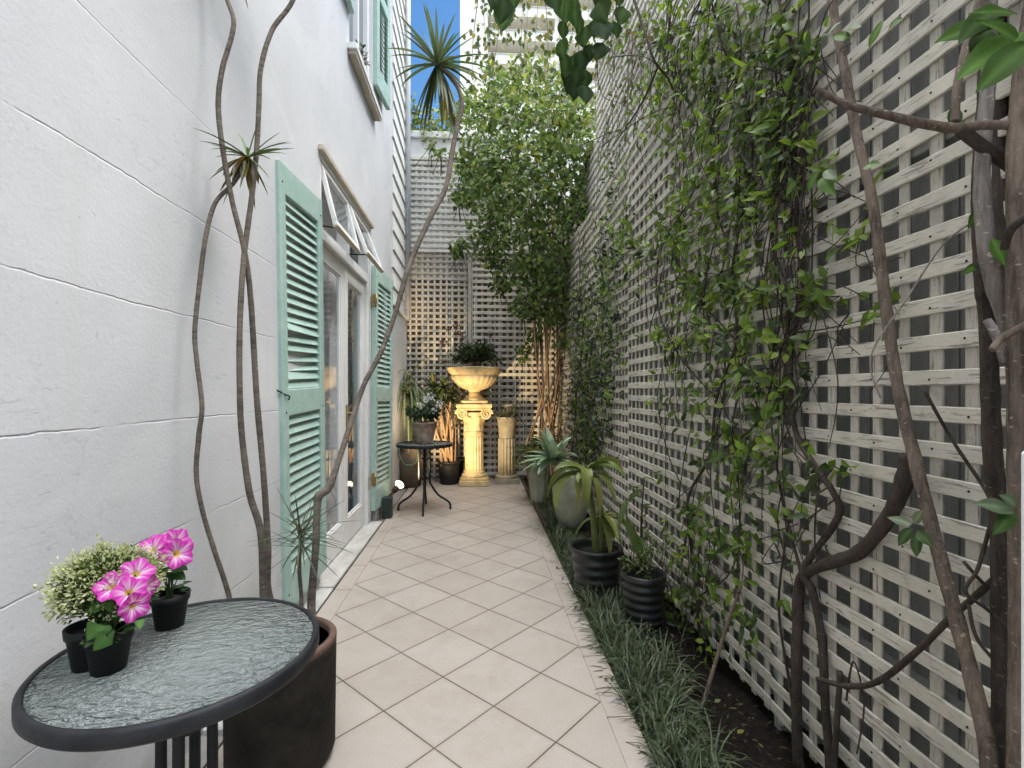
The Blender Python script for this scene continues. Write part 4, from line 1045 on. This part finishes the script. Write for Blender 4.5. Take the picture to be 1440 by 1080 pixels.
# ------------------------------------------------------------------ creepers on the right lattice
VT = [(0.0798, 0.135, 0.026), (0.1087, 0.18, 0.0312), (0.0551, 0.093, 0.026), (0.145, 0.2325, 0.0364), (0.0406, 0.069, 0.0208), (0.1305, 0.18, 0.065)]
VB = [(0.161, 0.252, 0.0275), (0.2185, 0.324, 0.033), (0.1265, 0.21, 0.0242), (0.2645, 0.372, 0.0495)]  # tints for leaves facing the light, brightness put into their colour
def R(u, v, off=.02): return on_x(u, v, LX-off)
def wall_vine(name, label, cat, stems, blobs, L, tints, bright=None, stem_mat='bark_dark', loose=.03, twigs=40, W=.5, group=None, dens=1.0):
    root = thing(name, label, cat, (LX, stems[0][0][1], 0) if False else V(stems[0][1][0]), 0, group)
    o = root.location.copy(); st = MB(); m = MB(); allp = []
    for rad, pts in stems:
        P = st.tube([V(p)-o for p in pts], rad, 7, sub=6, knob=.12); allp += P
    pool = []
    for (u, v, su, sv, n, br) in blobs:
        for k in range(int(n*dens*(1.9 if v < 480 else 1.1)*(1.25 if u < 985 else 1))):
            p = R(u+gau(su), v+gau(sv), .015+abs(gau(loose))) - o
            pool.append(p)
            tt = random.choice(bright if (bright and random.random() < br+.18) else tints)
            # a little spray of two or three leaves
            for j in range(random.choice((2,3,3,4))):
                d = V((-rnd(.1,.9), gau(.8), gau(.7)-.15)); nr = V((-rnd(.3,1), -.25+gau(.5), rnd(-.1,.9)))
                m.leaf(p+V((gau(.008),gau(.022),gau(.022))), d, nr, L*rnd(.45,1.3), L*W*rnd(.6,1.15), tt, rnd(.05,.6), rnd(.05,.3))
    for k in range(twigs):
        if not pool or not allp: break
        a = random.choice(pool); near_ = min(random.sample(allp, min(25, len(allp))), key=lambda q: (q-a).length)
        mid_ = (a+near_)/2+V((-rnd(0,.03), gau(.05), gau(.05)))
        st.tube([near_, mid_, a], [.0028,.0022,.0012], 4, sub=5, cap=False)
        b = a+V((gau(.01), gau(.13), -abs(gau(.28))+.06)); st.tube([a, (a+b)/2+V((-.02,gau(.04),gau(.04))), b], [.0022,.0019,.0012], 4, sub=5, cap=False)
        if k % 3: continue
        c = near_+V((0, gau(.05), gau(.35))); st.tube([near_+V((0,gau(.05),0)), (near_+c)/2+V((-.01,gau(.05),0)), c], [.0034,.003,.002], 5, sub=6, cap=False)
    st.build('stem', stem_mat, root); m.build('foliage', 'leaf', root)
    return root
def path(pts, r0, r1, off=.025):
    n = len(pts); P = [R(u, v, off+rnd(-.008,.012)) for u, v in pts]
    return ([r0+(r1-r0)*i/(n-1) for i in range(n)], P)
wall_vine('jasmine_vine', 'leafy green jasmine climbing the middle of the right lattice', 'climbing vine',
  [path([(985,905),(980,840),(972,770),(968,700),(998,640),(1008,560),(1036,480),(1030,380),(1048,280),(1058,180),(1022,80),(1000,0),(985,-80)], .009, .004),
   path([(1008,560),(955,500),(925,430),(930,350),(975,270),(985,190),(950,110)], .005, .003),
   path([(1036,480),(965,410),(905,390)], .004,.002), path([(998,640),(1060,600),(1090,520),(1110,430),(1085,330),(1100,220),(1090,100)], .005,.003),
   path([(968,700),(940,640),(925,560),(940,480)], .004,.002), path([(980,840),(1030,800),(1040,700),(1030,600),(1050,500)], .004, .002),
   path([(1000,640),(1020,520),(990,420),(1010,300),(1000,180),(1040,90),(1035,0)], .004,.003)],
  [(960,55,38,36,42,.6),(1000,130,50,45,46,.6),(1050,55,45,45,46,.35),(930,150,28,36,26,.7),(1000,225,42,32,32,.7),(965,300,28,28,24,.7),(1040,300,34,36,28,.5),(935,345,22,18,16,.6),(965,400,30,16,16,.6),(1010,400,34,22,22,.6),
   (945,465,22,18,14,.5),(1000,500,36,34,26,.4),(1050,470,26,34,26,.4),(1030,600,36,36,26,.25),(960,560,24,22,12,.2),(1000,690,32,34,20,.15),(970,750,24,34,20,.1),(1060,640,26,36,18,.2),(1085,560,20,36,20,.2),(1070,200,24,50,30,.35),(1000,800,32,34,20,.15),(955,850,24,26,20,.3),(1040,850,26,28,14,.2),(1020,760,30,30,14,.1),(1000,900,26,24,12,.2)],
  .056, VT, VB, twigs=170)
wall_vine('jasmine_vine', 'darker jasmine twining up the right lattice left of the leaning trunk', 'climbing vine',
  [path([(1122,1080),(1120,980),(1122,880),(1128,812),(1175,790),(1207,777),(1240,740),(1267,690),(1278,640)], .017, .020, .03),
   path([(1168,1085),(1160,980),(1156,900),(1142,830),(1130,800),(1178,728),(1170,690),(1145,655),(1117,600),(1112,500),(1128,400),(1120,300),(1132,200),(1122,100),(1095,0),(1080,-60)], .014, .005, .03),
   path([(1150,955),(1195,965),(1235,958),(1290,915),(1335,870),(1372,838),(1425,790)], .0085, .007, .045),
   path([(1120,600),(1085,520),(1100,430),(1085,330),(1100,220)], .005, .003), path([(1128,812),(1100,700),(1085,600)], .006,.003),
   path([(1130,1085),(1110,960),(1095,850),(1108,740)], .006,.004), path([(1172,1085),(1178,1000),(1182,945)], .009,.008,.05),
   path([(1190,985),(1200,930),(1215,990),(1205,1060)], .003,.002,.05)],
  [(1110,490,22,36,26,.5),(1125,400,28,24,16,.6),(1110,300,26,36,22,.5),(1130,200,24,36,22,.4),(1085,150,26,46,30,.3),(1100,55,30,36,34,.35),(1140,690,18,22,9,.2),(1120,760,20,22,9,.2),(1190,655,14,12,5,.3),(1165,430,26,12,7,.8),(1120,630,18,30,9,.2),(1160,240,16,18,6,.7),(1195,310,16,26,7,.7),(1215,430,30,10,7,.8)],
  .056, VT, VB, twigs=90, dens=.44)
# thick stem that pushes out through the lattice, seen again higher up
# small leaved ivy at the far end of the right lattice
wall_vine('ivy', 'dark small leaved ivy over the far end of the right lattice', 'ivy',
  [path([(800,655),(808,600),(812,540),(820,470),(815,400),(822,330)], .006,.003), path([(820,600),(835,540),(838,470),(850,400)], .005,.002)],
  [(812,590,13,30,150,.05),(825,520,16,30,110,.05),(838,570,12,30,60,.05),(845,450,16,40,70,.2),(815,460,12,40,80,.15),(860,520,10,40,30,.1),(850,380,20,40,46,.3),(820,640,14,14,60,.0),(870,330,16,50,40,.5),(835,610,12,16,50,.0)],
  .055, [(.03,.055,.022),(.022,.04,.018),(.05,.08,.03),(.075,.11,.045)], VB, twigs=30)
def Ru(u, v): return on_x(u, v, LX+.13)
root = thing('bare_creeper', 'thin straggly creeper with sparse pale leaves on the bright upper right wall', 'creeper', Ru(860,260))
o = root.location.copy(); st = MB(); m = MB()
for k in range(60):
    u, v = rnd(835,960), rnd(-40,260); p = Ru(u, v)
    for s__ in range(1):
        q = p+V((-.02, gau(.25), -rnd(.3,.9))); r_ = (p+q)/2+V((-.04,gau(.12),gau(.1)))
        st.tube([p-o, r_-o, q-o], [.004,.003,.002], 4, sub=6, cap=False)
    for j in range(11):
        f = rnd(0,1); m.leaf(p*(1-f)+q*f-o+V((-.02,gau(.07),gau(.05))), V((-.5,gau(.6),gau(.5)-.3)), V((-.6,gau(.4),.6)), rnd(.035,.07), .034, random.choice([(.10,.15,.04),(.07,.11,.03),(.15,.18,.06),(.16,.12,.05)]))
st.build('stem', 'bark_brown', root); m.build('foliage', 'leaf', root)
# bare arching branches in front of the upper wall
br = thing('dry_branch', 'dark bare branch arching out from the right lattice near its top', 'branch', on_x(945,120,LX-.05))
o = br.location.copy(); m = MB()
for pts, r0 in (([(885,-20,.30),(905,40,.28),(920,85,.25),(938,108,.15),(946,125,.04)], .008), ([(926,92,.22),(905,140,.22),(880,180,.25),(862,205,.28)], .006), ([(862,80,.30),(900,78,.25),(925,92,.2)], .004), ([(815,205,.35),(850,190,.32),(875,182,.28)], .004), ([(840,210,.3),(905,165,.2),(945,150,.1)], .003), ([(838,60,.4),(845,130,.35),(880,150,.3),(935,200,.15)], .003)):
    m.tube([on_x(u, v, LX-f)-o for u, v, f in pts], [r0*(1-.5*i/(len(pts)-1)) for i in range(len(pts))], 7, sub=6, knob=.1)
m.build('stem', 'bark_dark', br)

# gnarled shrub at the right edge
sh = thing('gnarled_shrub', 'old many stemmed shrub with peeling bark at the right edge', 'shrub', at(1420,1080,.86)*1.0)
sh.location.z = 0; o = sh.location.copy()
def limb(pts, rads, mat, name='trunk'):
    m = MB(); m.tube([at(*p)-o for p in pts], rads, 14, sub=10, knob=.07); return m.build(name, mat, sh)
limb([(1436,1230,.90),(1436,1080,.90),(1437,840,.90),(1434,650,.90),(1433,480,.90),(1432,330,.91),(1432,200,.92),(1440,100,.93),(1454,0,.95),(1470,-120,1.0)], [.021,.020,.0185,.018,.0178,.0172,.0165,.0155,.0145,.014], 'bark_brown')
limb([(1410,1200,.98),(1408,900,.98),(1406,740,.98),(1396,640,.98),(1392,540,.98),(1388,440,.99),(1382,400,.99),(1377,300,1.0),(1378,240,1.0),(1384,150,1.0),(1388,60,1.0),(1390,-60,1.02)], [.0165,.016,.016,.0155,.0145,.014,.0135,.013,.0125,.0125,.0125,.012], 'bark_dark')
limb([(1432,500,.93),(1412,440,.95),(1395,385,.96),(1385,320,.965),(1381,250,.97),(1385,170,.97),(1391,90,.98),(1393,-60,1.0)], [.013,.0145,.0155,.015,.013,.012,.0115,.011], 'bark_grey')
limb([(1404,-20,1.06),(1405,120,1.06),(1408,300,1.05),(1410,420,1.03)], [.013,.014,.014,.012], 'bark_dark')
limb([(1426,176,.93),(1385,176,.94),(1340,180,.95),(1290,172,.96),(1240,160,.97),(1190,147,.98),(1146,124,.99)], [.0085,.0082,.0095,.0085,.008,.007,.0058], 'bark_brown', 'branch')
limb([(1343,172,.95),(1346,120,.96),(1358,70,.97),(1375,10,.98),(1385,-50,1.0)], [.0075,.0068,.0075,.007,.0068], 'bark_brown', 'branch')
limb([(1350,182,.95),(1380,205,.96),(1412,226,.97),(1430,240,.97)], [.010,.011,.012,.012], 'bark_dark', 'branch')
limb([(1395,492,.88),(1410,475,.88),(1440,458,.87),(1470,440,.86)], [.006,.006,.0065,.007], 'bark_brown', 'branch')
limb([(1412,350,.89),(1420,325,.87),(1440,308,.85),(1470,295,.84)], [.006,.007,.0065,.007], 'bark_dark', 'branch')
limb([(1388,450,.92),(1400,470,.91),(1412,510,.91)], [.007,.0075,.006], 'bark_grey', 'snag')
limb([(1238,560,1.1),(1260,440,1.1),(1285,400,1.08),(1300,445,1.06)][0:1]+[(1225,500,1.12),(1275,420,1.1),(1330,340,1.06),(1392,300,1.0)], [.002,.002,.0022,.002,.0015], 'bark_grey', 'twig')
for pts in ([(1300,550,1.09),(1340,620,1.08),(1380,680,1.05),(1402,720,1.0)], [(1392,740,1.0),(1375,800,1.0),(1358,832,1.0),(1392,860,.98),(1440,905,.95)], [(1355,790,1.02),(1400,830,1.0),(1440,790,.98)], [(1362,850,1.02),(1375,900,1.0),(1420,950,.97)]):
    limb(pts, [.0035]*len(pts), 'bark_dark', 'twig')
m = MB()
for (u, v, u2, v2, L, dd, tt) in ((1440,45,1340,105,.135,.80,1),(1450,60,1368,115,.125,.78,1),(1410,30,1300,45,.12,.84,1),(1400,15,1340,45,.10,.84,0),(1430,20,1380,5,.09,.82,1),(1390,40,1370,75,.09,.86,0),(1440,70,1400,20,.1,.8,1),
                             (1425,715,1365,708,.075,.86,2),(1425,718,1405,755,.065,.86,0),(1428,712,1415,690,.055,.86,2),(1340,150,1350,190,.06,1.0,0),(1395,335,1420,380,.06,.93,1),(1375,370,1352,395,.045,1.0,1),(1378,300,1330,325,.05,1.0,1)):
    p, q = at(u,v,dd)-o, at(u2,v2,dd-.03)-o
    m.bigleaf(p, q-p, V((-.5,-.8,rnd(.1,.7))), L, L*.42, [(.045,.09,.02),(.07,.145,.025),(.12,.16,.10)][tt], .2)
m.build('foliage', 'dull_leaf', sh)
# leaning trunk
lt0 = on_x(1402, 1160, LX-.12); lt0.z = -.02
lt = thing('leaning_tree', 'slender brown trunk leaning across the right lattice', 'tree', lt0)
m = MB(); LT = [(1392,1085),(1378,1000),(1345,870),(1318,770),(1290,660),(1262,540),(1246,430),(1236,350),(1224,270),(1205,190),(1190,110),(1178,50),(1168,-10),(1150,-90),(1130,-200)]
P = [on_x(u, v, LX-.13+.006*i) for i, (u, v) in enumerate(LT)]
m.tube([V((0,0,0)), P[0]*.5+lt0*.5-lt0+V((.01,0,0))]+[p-lt0 for p in P], [.0155,.015]+[.0146-.00028*i for i in range(len(P))], 14, sub=10, knob=.09); m.build('trunk', 'bark_brown', lt)
m = MB()
for (u, v, u2, v2, L, tt) in ((1190,45,1225,20,.06,1),(1195,55,1170,45,.06,1),(1185,30,1150,55,.07,1),(1215,10,1240,-15,.07,0),(1240,30,1225,60,.055,1),(1250,40,1265,20,.06,1),(1290,745,1310,775,.05,0),(1282,742,1265,760,.05,0),(1285,735,1300,715,.045,2),(1283,738,1262,730,.045,2),(1290,750,1285,790,.05,0),(1155,250,1175,290,.08,1),(1160,240,1180,265,.06,2),(1150,240,1135,265,.06,1),(1215,235,1250,225,.05,1)):
    p, q = on_x(u,v,LX-.16)-lt0, on_x(u2,v2,LX-.18)-lt0; m.bigleaf(p, q-p, V((-.8,-.5,rnd(.2,.8))), L, L*.48, [(.05,.09,.025),(.10,.19,.03),(.22,.27,.18)][tt], .2)
m.build('foliage', 'leaf', lt)
stk0, _ = setdown(985, 992, 0.0); sk = thing('cane_stake', 'thin brown stick standing in the bed in front of the lattice', 'stick', stk0)
m = MB(); m.tube([(0,0,-.03), on_x(1016,900,.99)-stk0, on_x(1044,818,1.04)-stk0], [.008,.0075,.006], 7, knob=.08); m.build('stick', 'bark_brown', sk)

# ------------------------------------------------------------------ big climber in the far right corner
tb = V((.93, 6.50, 0))
tr_ = thing('corner_climber', 'large bushy many stemmed climber filling the far right corner', 'climbing shrub', tb)
for k in range(17):
    b = V((gau(.09), gau(.06), -.02)); m = MB()
    t_ = at(rnd(742,806), rnd(395,430), rnd(6.2,6.6))-tb; f_ = at(rnd(690,820), rnd(120,330), rnd(5.9,6.6))-tb
    m.tube([b, b+V((gau(.05),gau(.04),.6)), (b+t_)/2+V((gau(.05),gau(.05),.1)), t_, (t_+f_)/2+V((gau(.1),gau(.1),0)), f_], [rnd(.010,.022),.013,.012,.011,.009,.006], 7, sub=7, knob=.08); m.build('trunk', random.choice(['bark_warm','bark_warm','bark_brown']), tr_)
m = MB(); st = MB()
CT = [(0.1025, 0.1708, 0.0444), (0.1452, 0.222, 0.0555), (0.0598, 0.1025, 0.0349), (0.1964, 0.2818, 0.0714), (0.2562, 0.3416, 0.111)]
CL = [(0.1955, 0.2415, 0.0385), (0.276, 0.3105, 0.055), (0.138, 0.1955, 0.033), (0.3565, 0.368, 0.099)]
def clump(u, v, d, r, n, light):
    c = at(u, v, d)-tb
    for k in range(4):
        e = c+rdir()*r*.9; st.tube([c+V((gau(.1),.15,-.25)), c, e], [.005,.004,.002], 4, sub=4, cap=False)
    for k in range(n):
        q = rdir()*r*rnd(.25,1.1)**.8; q.z *= .85; lit = light*(.5+.5*q.z/r)  # higher leaves more often take sunlit tints, light painted into the foliage
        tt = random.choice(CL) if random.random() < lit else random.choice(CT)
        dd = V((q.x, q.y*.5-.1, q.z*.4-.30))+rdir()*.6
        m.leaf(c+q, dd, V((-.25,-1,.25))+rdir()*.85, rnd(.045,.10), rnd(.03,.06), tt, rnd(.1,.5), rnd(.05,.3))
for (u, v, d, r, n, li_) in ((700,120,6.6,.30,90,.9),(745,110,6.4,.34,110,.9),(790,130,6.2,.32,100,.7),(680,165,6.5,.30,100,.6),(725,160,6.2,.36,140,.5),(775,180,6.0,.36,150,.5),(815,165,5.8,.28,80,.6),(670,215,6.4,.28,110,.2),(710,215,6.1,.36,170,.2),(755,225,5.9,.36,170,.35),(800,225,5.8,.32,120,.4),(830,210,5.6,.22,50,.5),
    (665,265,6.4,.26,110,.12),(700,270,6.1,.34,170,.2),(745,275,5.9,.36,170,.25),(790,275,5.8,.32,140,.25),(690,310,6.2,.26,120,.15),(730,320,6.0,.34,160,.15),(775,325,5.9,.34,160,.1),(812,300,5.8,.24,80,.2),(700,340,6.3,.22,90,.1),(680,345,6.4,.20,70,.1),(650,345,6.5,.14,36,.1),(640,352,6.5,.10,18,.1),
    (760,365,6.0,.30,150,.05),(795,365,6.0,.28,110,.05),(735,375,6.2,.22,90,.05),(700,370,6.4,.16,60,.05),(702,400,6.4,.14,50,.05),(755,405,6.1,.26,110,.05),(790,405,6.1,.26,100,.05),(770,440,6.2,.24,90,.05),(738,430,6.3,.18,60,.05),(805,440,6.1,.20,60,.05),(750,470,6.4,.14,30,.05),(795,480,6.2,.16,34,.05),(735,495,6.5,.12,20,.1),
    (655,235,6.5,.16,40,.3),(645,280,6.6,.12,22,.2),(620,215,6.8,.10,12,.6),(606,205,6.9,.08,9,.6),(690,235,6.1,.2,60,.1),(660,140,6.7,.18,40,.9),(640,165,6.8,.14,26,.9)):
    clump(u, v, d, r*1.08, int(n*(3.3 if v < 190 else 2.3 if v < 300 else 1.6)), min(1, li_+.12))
m.build('foliage', 'leaf', tr_); st.build('branch', 'bark_dark', tr_)
# greenery over the rear coping
og = thing('overhanging_creeper', 'yellow green creeper trailing over the coping of the rear wall', 'creeper', V((-.6,BY+.35,5.0)))
o = og.location.copy(); m = MB(); st = MB()
for k in range(46):
    u = rnd(578,650); p = on_y(u, rnd(150,196), BY+rnd(-.05,.4))-o
    st.tube([V((p.x,.3,-.1)), p+V((0,.1,.1)), p], [.004,.003,.002], 4, sub=3)
    for j in range(12): m.leaf(p+V((gau(.07),gau(.07),gau(.06))), rdir(-.8,.4), V((0,-1,.3))+rdir()*.6, rnd(.05,.08), .048, random.choice(CL+[(.07,.11,.03)]))
m.build('foliage', 'leaf', og); st.build('stem', 'bark_brown', og)
# thin trailing sprays against the apartment block
ts = thing('trailing_vine', 'thin yellowing vine trails hanging in front of the apartment block', 'hanging vine', at(740,20,5.2))
o = ts.location.copy(); m = MB(); st = MB()
for (u0, v0, u1, v1, n) in ((660,-20,684,75,24),(684,-10,688,90,24),(712,0,712,70,18),(745,-10,742,70,22),(765,-20,752,75,18),(790,-10,795,60,20),(812,20,806,100,22),(835,-10,828,60,24),(700,60,690,110,30),(735,50,730,110,34),(765,60,770,115,34),(800,70,800,120,30),(672,80,664,120,26),(842,60,838,120,24),(850,-30,850,40,24),(870,-20,862,60,26)):
    dd = rnd(4.6,6.2); a, b = at(u0,v0-80,dd)-o, at(u1,v1,dd)-o
    st.tube([a, (a+b)/2+V((gau(.06),gau(.06),0)), b], [.004,.003,.0015], 4, sub=6, cap=False)
    for j in range(n):
        f = rnd(.42,1.02); p = a*(1-f)+b*f+V((gau(.05),gau(.06),gau(.04)))
        m.leaf(p, V((gau(.5),gau(.5),-.7)), V((gau(.4),-1,gau(.4))), rnd(.045,.08), .042, random.choice([(.12,.14,.03),(.20,.19,.05),(.08,.12,.03),(.26,.22,.07),(.06,.10,.03)]), .1)
m.build('foliage', 'leaf', ts); st.build('stem', 'bark_brown', ts)
# large dark round leaves hanging close overhead
hb = thing('hanging_branch', 'hanging branch of large round dark leaves overhead at the top', 'branch', at(815,-120,2.0))
o = hb.location.copy(); m = MB(); st = MB()
LV = [(705,12,30),(722,-6,26),(709,26,22),(715,12,18),(794,10,32),(808,4,30),(815,35,26),(821,48,24),(793,40,22),(791,66,22),(806,22,24),(834,38,22),(843,14,24),(850,40,20),(826,72,20),(795,88,28),(806,92,30),(815,84,26),(812,105,26),(800,112,26),(820,110,24),(825,130,20),(808,125,22),(846,70,18),(865,40,20),(876,20,20),(850,-5,26),(868,-10,26),(780,-5,28),(690,-5,22)]
for (u, v, s_) in LV:
    dd = 1.95+rnd(-.12,.12); p = at(u+rnd(-4,4), v-s_*.5, dd)-o; q = at(u+rnd(-5,5), v+s_*.6, dd+rnd(-.03,.03))-o
    m.bigleaf(p, q-p, V((gau(.5),-1,gau(.5))), (q-p).length*1.12, (q-p).length*1.02, random.choice([(.022,.046,.018),(.030,.06,.02),(.045,.085,.022)]), .1, .08, .75)
for pts in ([(820,-120),(818,-40),(812,20),(815,90)], [(700,-120),(708,-30),(706,10)], [(850,-120),(848,-20),(846,40)], [(790,-120),(795,-30),(793,40),(800,105)], [(868,-110),(866,-20),(868,30)]):
    st.tube([at(u,v,1.97)-o for u, v in pts], [.004,.003,.002,.0015][:len(pts)], 5, sub=5)
st.tube([at(660,-130,2.0)-o, at(760,-122,1.98)-o, at(870,-112,1.95)-o, at(960,-90,1.9)-o], [.008,.009,.010,.011], 7)
m.build('foliage', 'dull_leaf', hb); st.build('stem', 'bark_dark', hb)
# window box plant upstairs
wp = thing('sill_plant', 'straggly potted plant on the upper window sill', 'potted plant', V((-1.02,4.22,4.015)))
m = MB(); m.lathe([(.035,0),(.045,.07),(.048,.075),(.042,.07),(.0001,.066)], seg=20); m.build('pot', 'terracotta', wp)
bush(wp, (.02,.06,.09), .05, .16, .10, 9, 9, [(.06,.10,.03),(.10,.12,.04),(.05,.04,.03)], .04)

# ------------------------------------------------------------------ camera, sky, sun
cam = bpy.data.cameras.new('camera'); co_ = bpy.data.objects.new('camera', cam); col.objects.link(co_)
co_.location = (0,0,EYE); co_.rotation_euler = (PI/2, 0, -YAW)
cam.sensor_width = 36; cam.lens = FL/1440*36; cam.shift_y = 10/1440; cam.clip_start = .02; cam.clip_end = 2000
scn.camera = co_
FILL_CLOUD = 56.0
SUN_EL, SUN_AZ = math.radians(58), math.radians(112)      # azimuth clockwise from +y: high on the right, through thin haze
w = bpy.data.worlds.new('World'); scn.world = w; w.use_nodes = True; nt = w.node_tree; nt.nodes.clear()
sky = nt.nodes.new('ShaderNodeTexSky'); sky.sky_type = 'NISHITA'; sky.sun_disc = False; sky.sun_elevation = SUN_EL; sky.sun_rotation = SUN_AZ
sky.air_density = 1.3; sky.dust_density = 1.5; sky.ozone_density = 2.5
# unseen bright cloud added overhead as fill light, clear blue lower down
W_ = lambda t_, **k: (lambda n_: ([setattr(n_, a, b) for a, b in k.items()], n_)[1])(nt.nodes.new(t_))
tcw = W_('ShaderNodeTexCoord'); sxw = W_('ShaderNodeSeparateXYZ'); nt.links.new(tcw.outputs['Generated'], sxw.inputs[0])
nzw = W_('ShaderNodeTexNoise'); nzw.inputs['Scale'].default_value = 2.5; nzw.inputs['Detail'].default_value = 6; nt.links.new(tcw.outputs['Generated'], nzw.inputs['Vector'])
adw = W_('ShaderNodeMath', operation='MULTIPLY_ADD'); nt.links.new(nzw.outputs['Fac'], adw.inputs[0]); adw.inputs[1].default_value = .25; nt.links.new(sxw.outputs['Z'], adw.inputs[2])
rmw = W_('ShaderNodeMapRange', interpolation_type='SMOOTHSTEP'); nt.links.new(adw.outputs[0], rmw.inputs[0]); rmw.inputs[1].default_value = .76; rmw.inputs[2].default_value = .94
mxw = W_('ShaderNodeMix', data_type='RGBA'); nt.links.new(rmw.outputs[0], mxw.inputs[0]); gnw = W_('ShaderNodeVectorMath', operation='SCALE'); nt.links.new(sky.outputs[0], gnw.inputs[0]); gnw.inputs['Scale'].default_value = 1.5; hsw = W_('ShaderNodeHueSaturation'); hsw.inputs['Saturation'].default_value = 1.3; nt.links.new(gnw.outputs[0], hsw.inputs['Color']); nt.links.new(hsw.outputs['Color'], mxw.inputs[6]); mxw.inputs[7].default_value = (FILL_CLOUD*.97, FILL_CLOUD*.985, FILL_CLOUD, 1)
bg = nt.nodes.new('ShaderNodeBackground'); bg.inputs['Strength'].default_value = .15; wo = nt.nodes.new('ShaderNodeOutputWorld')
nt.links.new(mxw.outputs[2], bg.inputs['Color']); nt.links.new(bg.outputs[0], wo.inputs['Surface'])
sl = bpy.data.lights.new('sun', 'SUN'); sl.energy = 2.0; sl.angle = math.radians(16); sl.color = (1,.965,.91)
so = bpy.data.objects.new('sun', sl); col.objects.link(so)
sd_ = V((math.sin(SUN_AZ)*math.cos(SUN_EL), math.cos(SUN_AZ)*math.cos(SUN_EL), math.sin(SUN_EL)))
so.rotation_euler = sd_.to_track_quat('Z','Y').to_euler(); so.location = (0,-4,12)
scn.view_settings.view_transform = 'Standard'; scn.view_settings.look = 'None'; scn.view_settings.exposure = 0
scn.cycles.use_denoising = True; scn.cycles.max_bounces = 10; scn.cycles.diffuse_bounces = 6; scn.cycles.transparent_max_bounces = 12
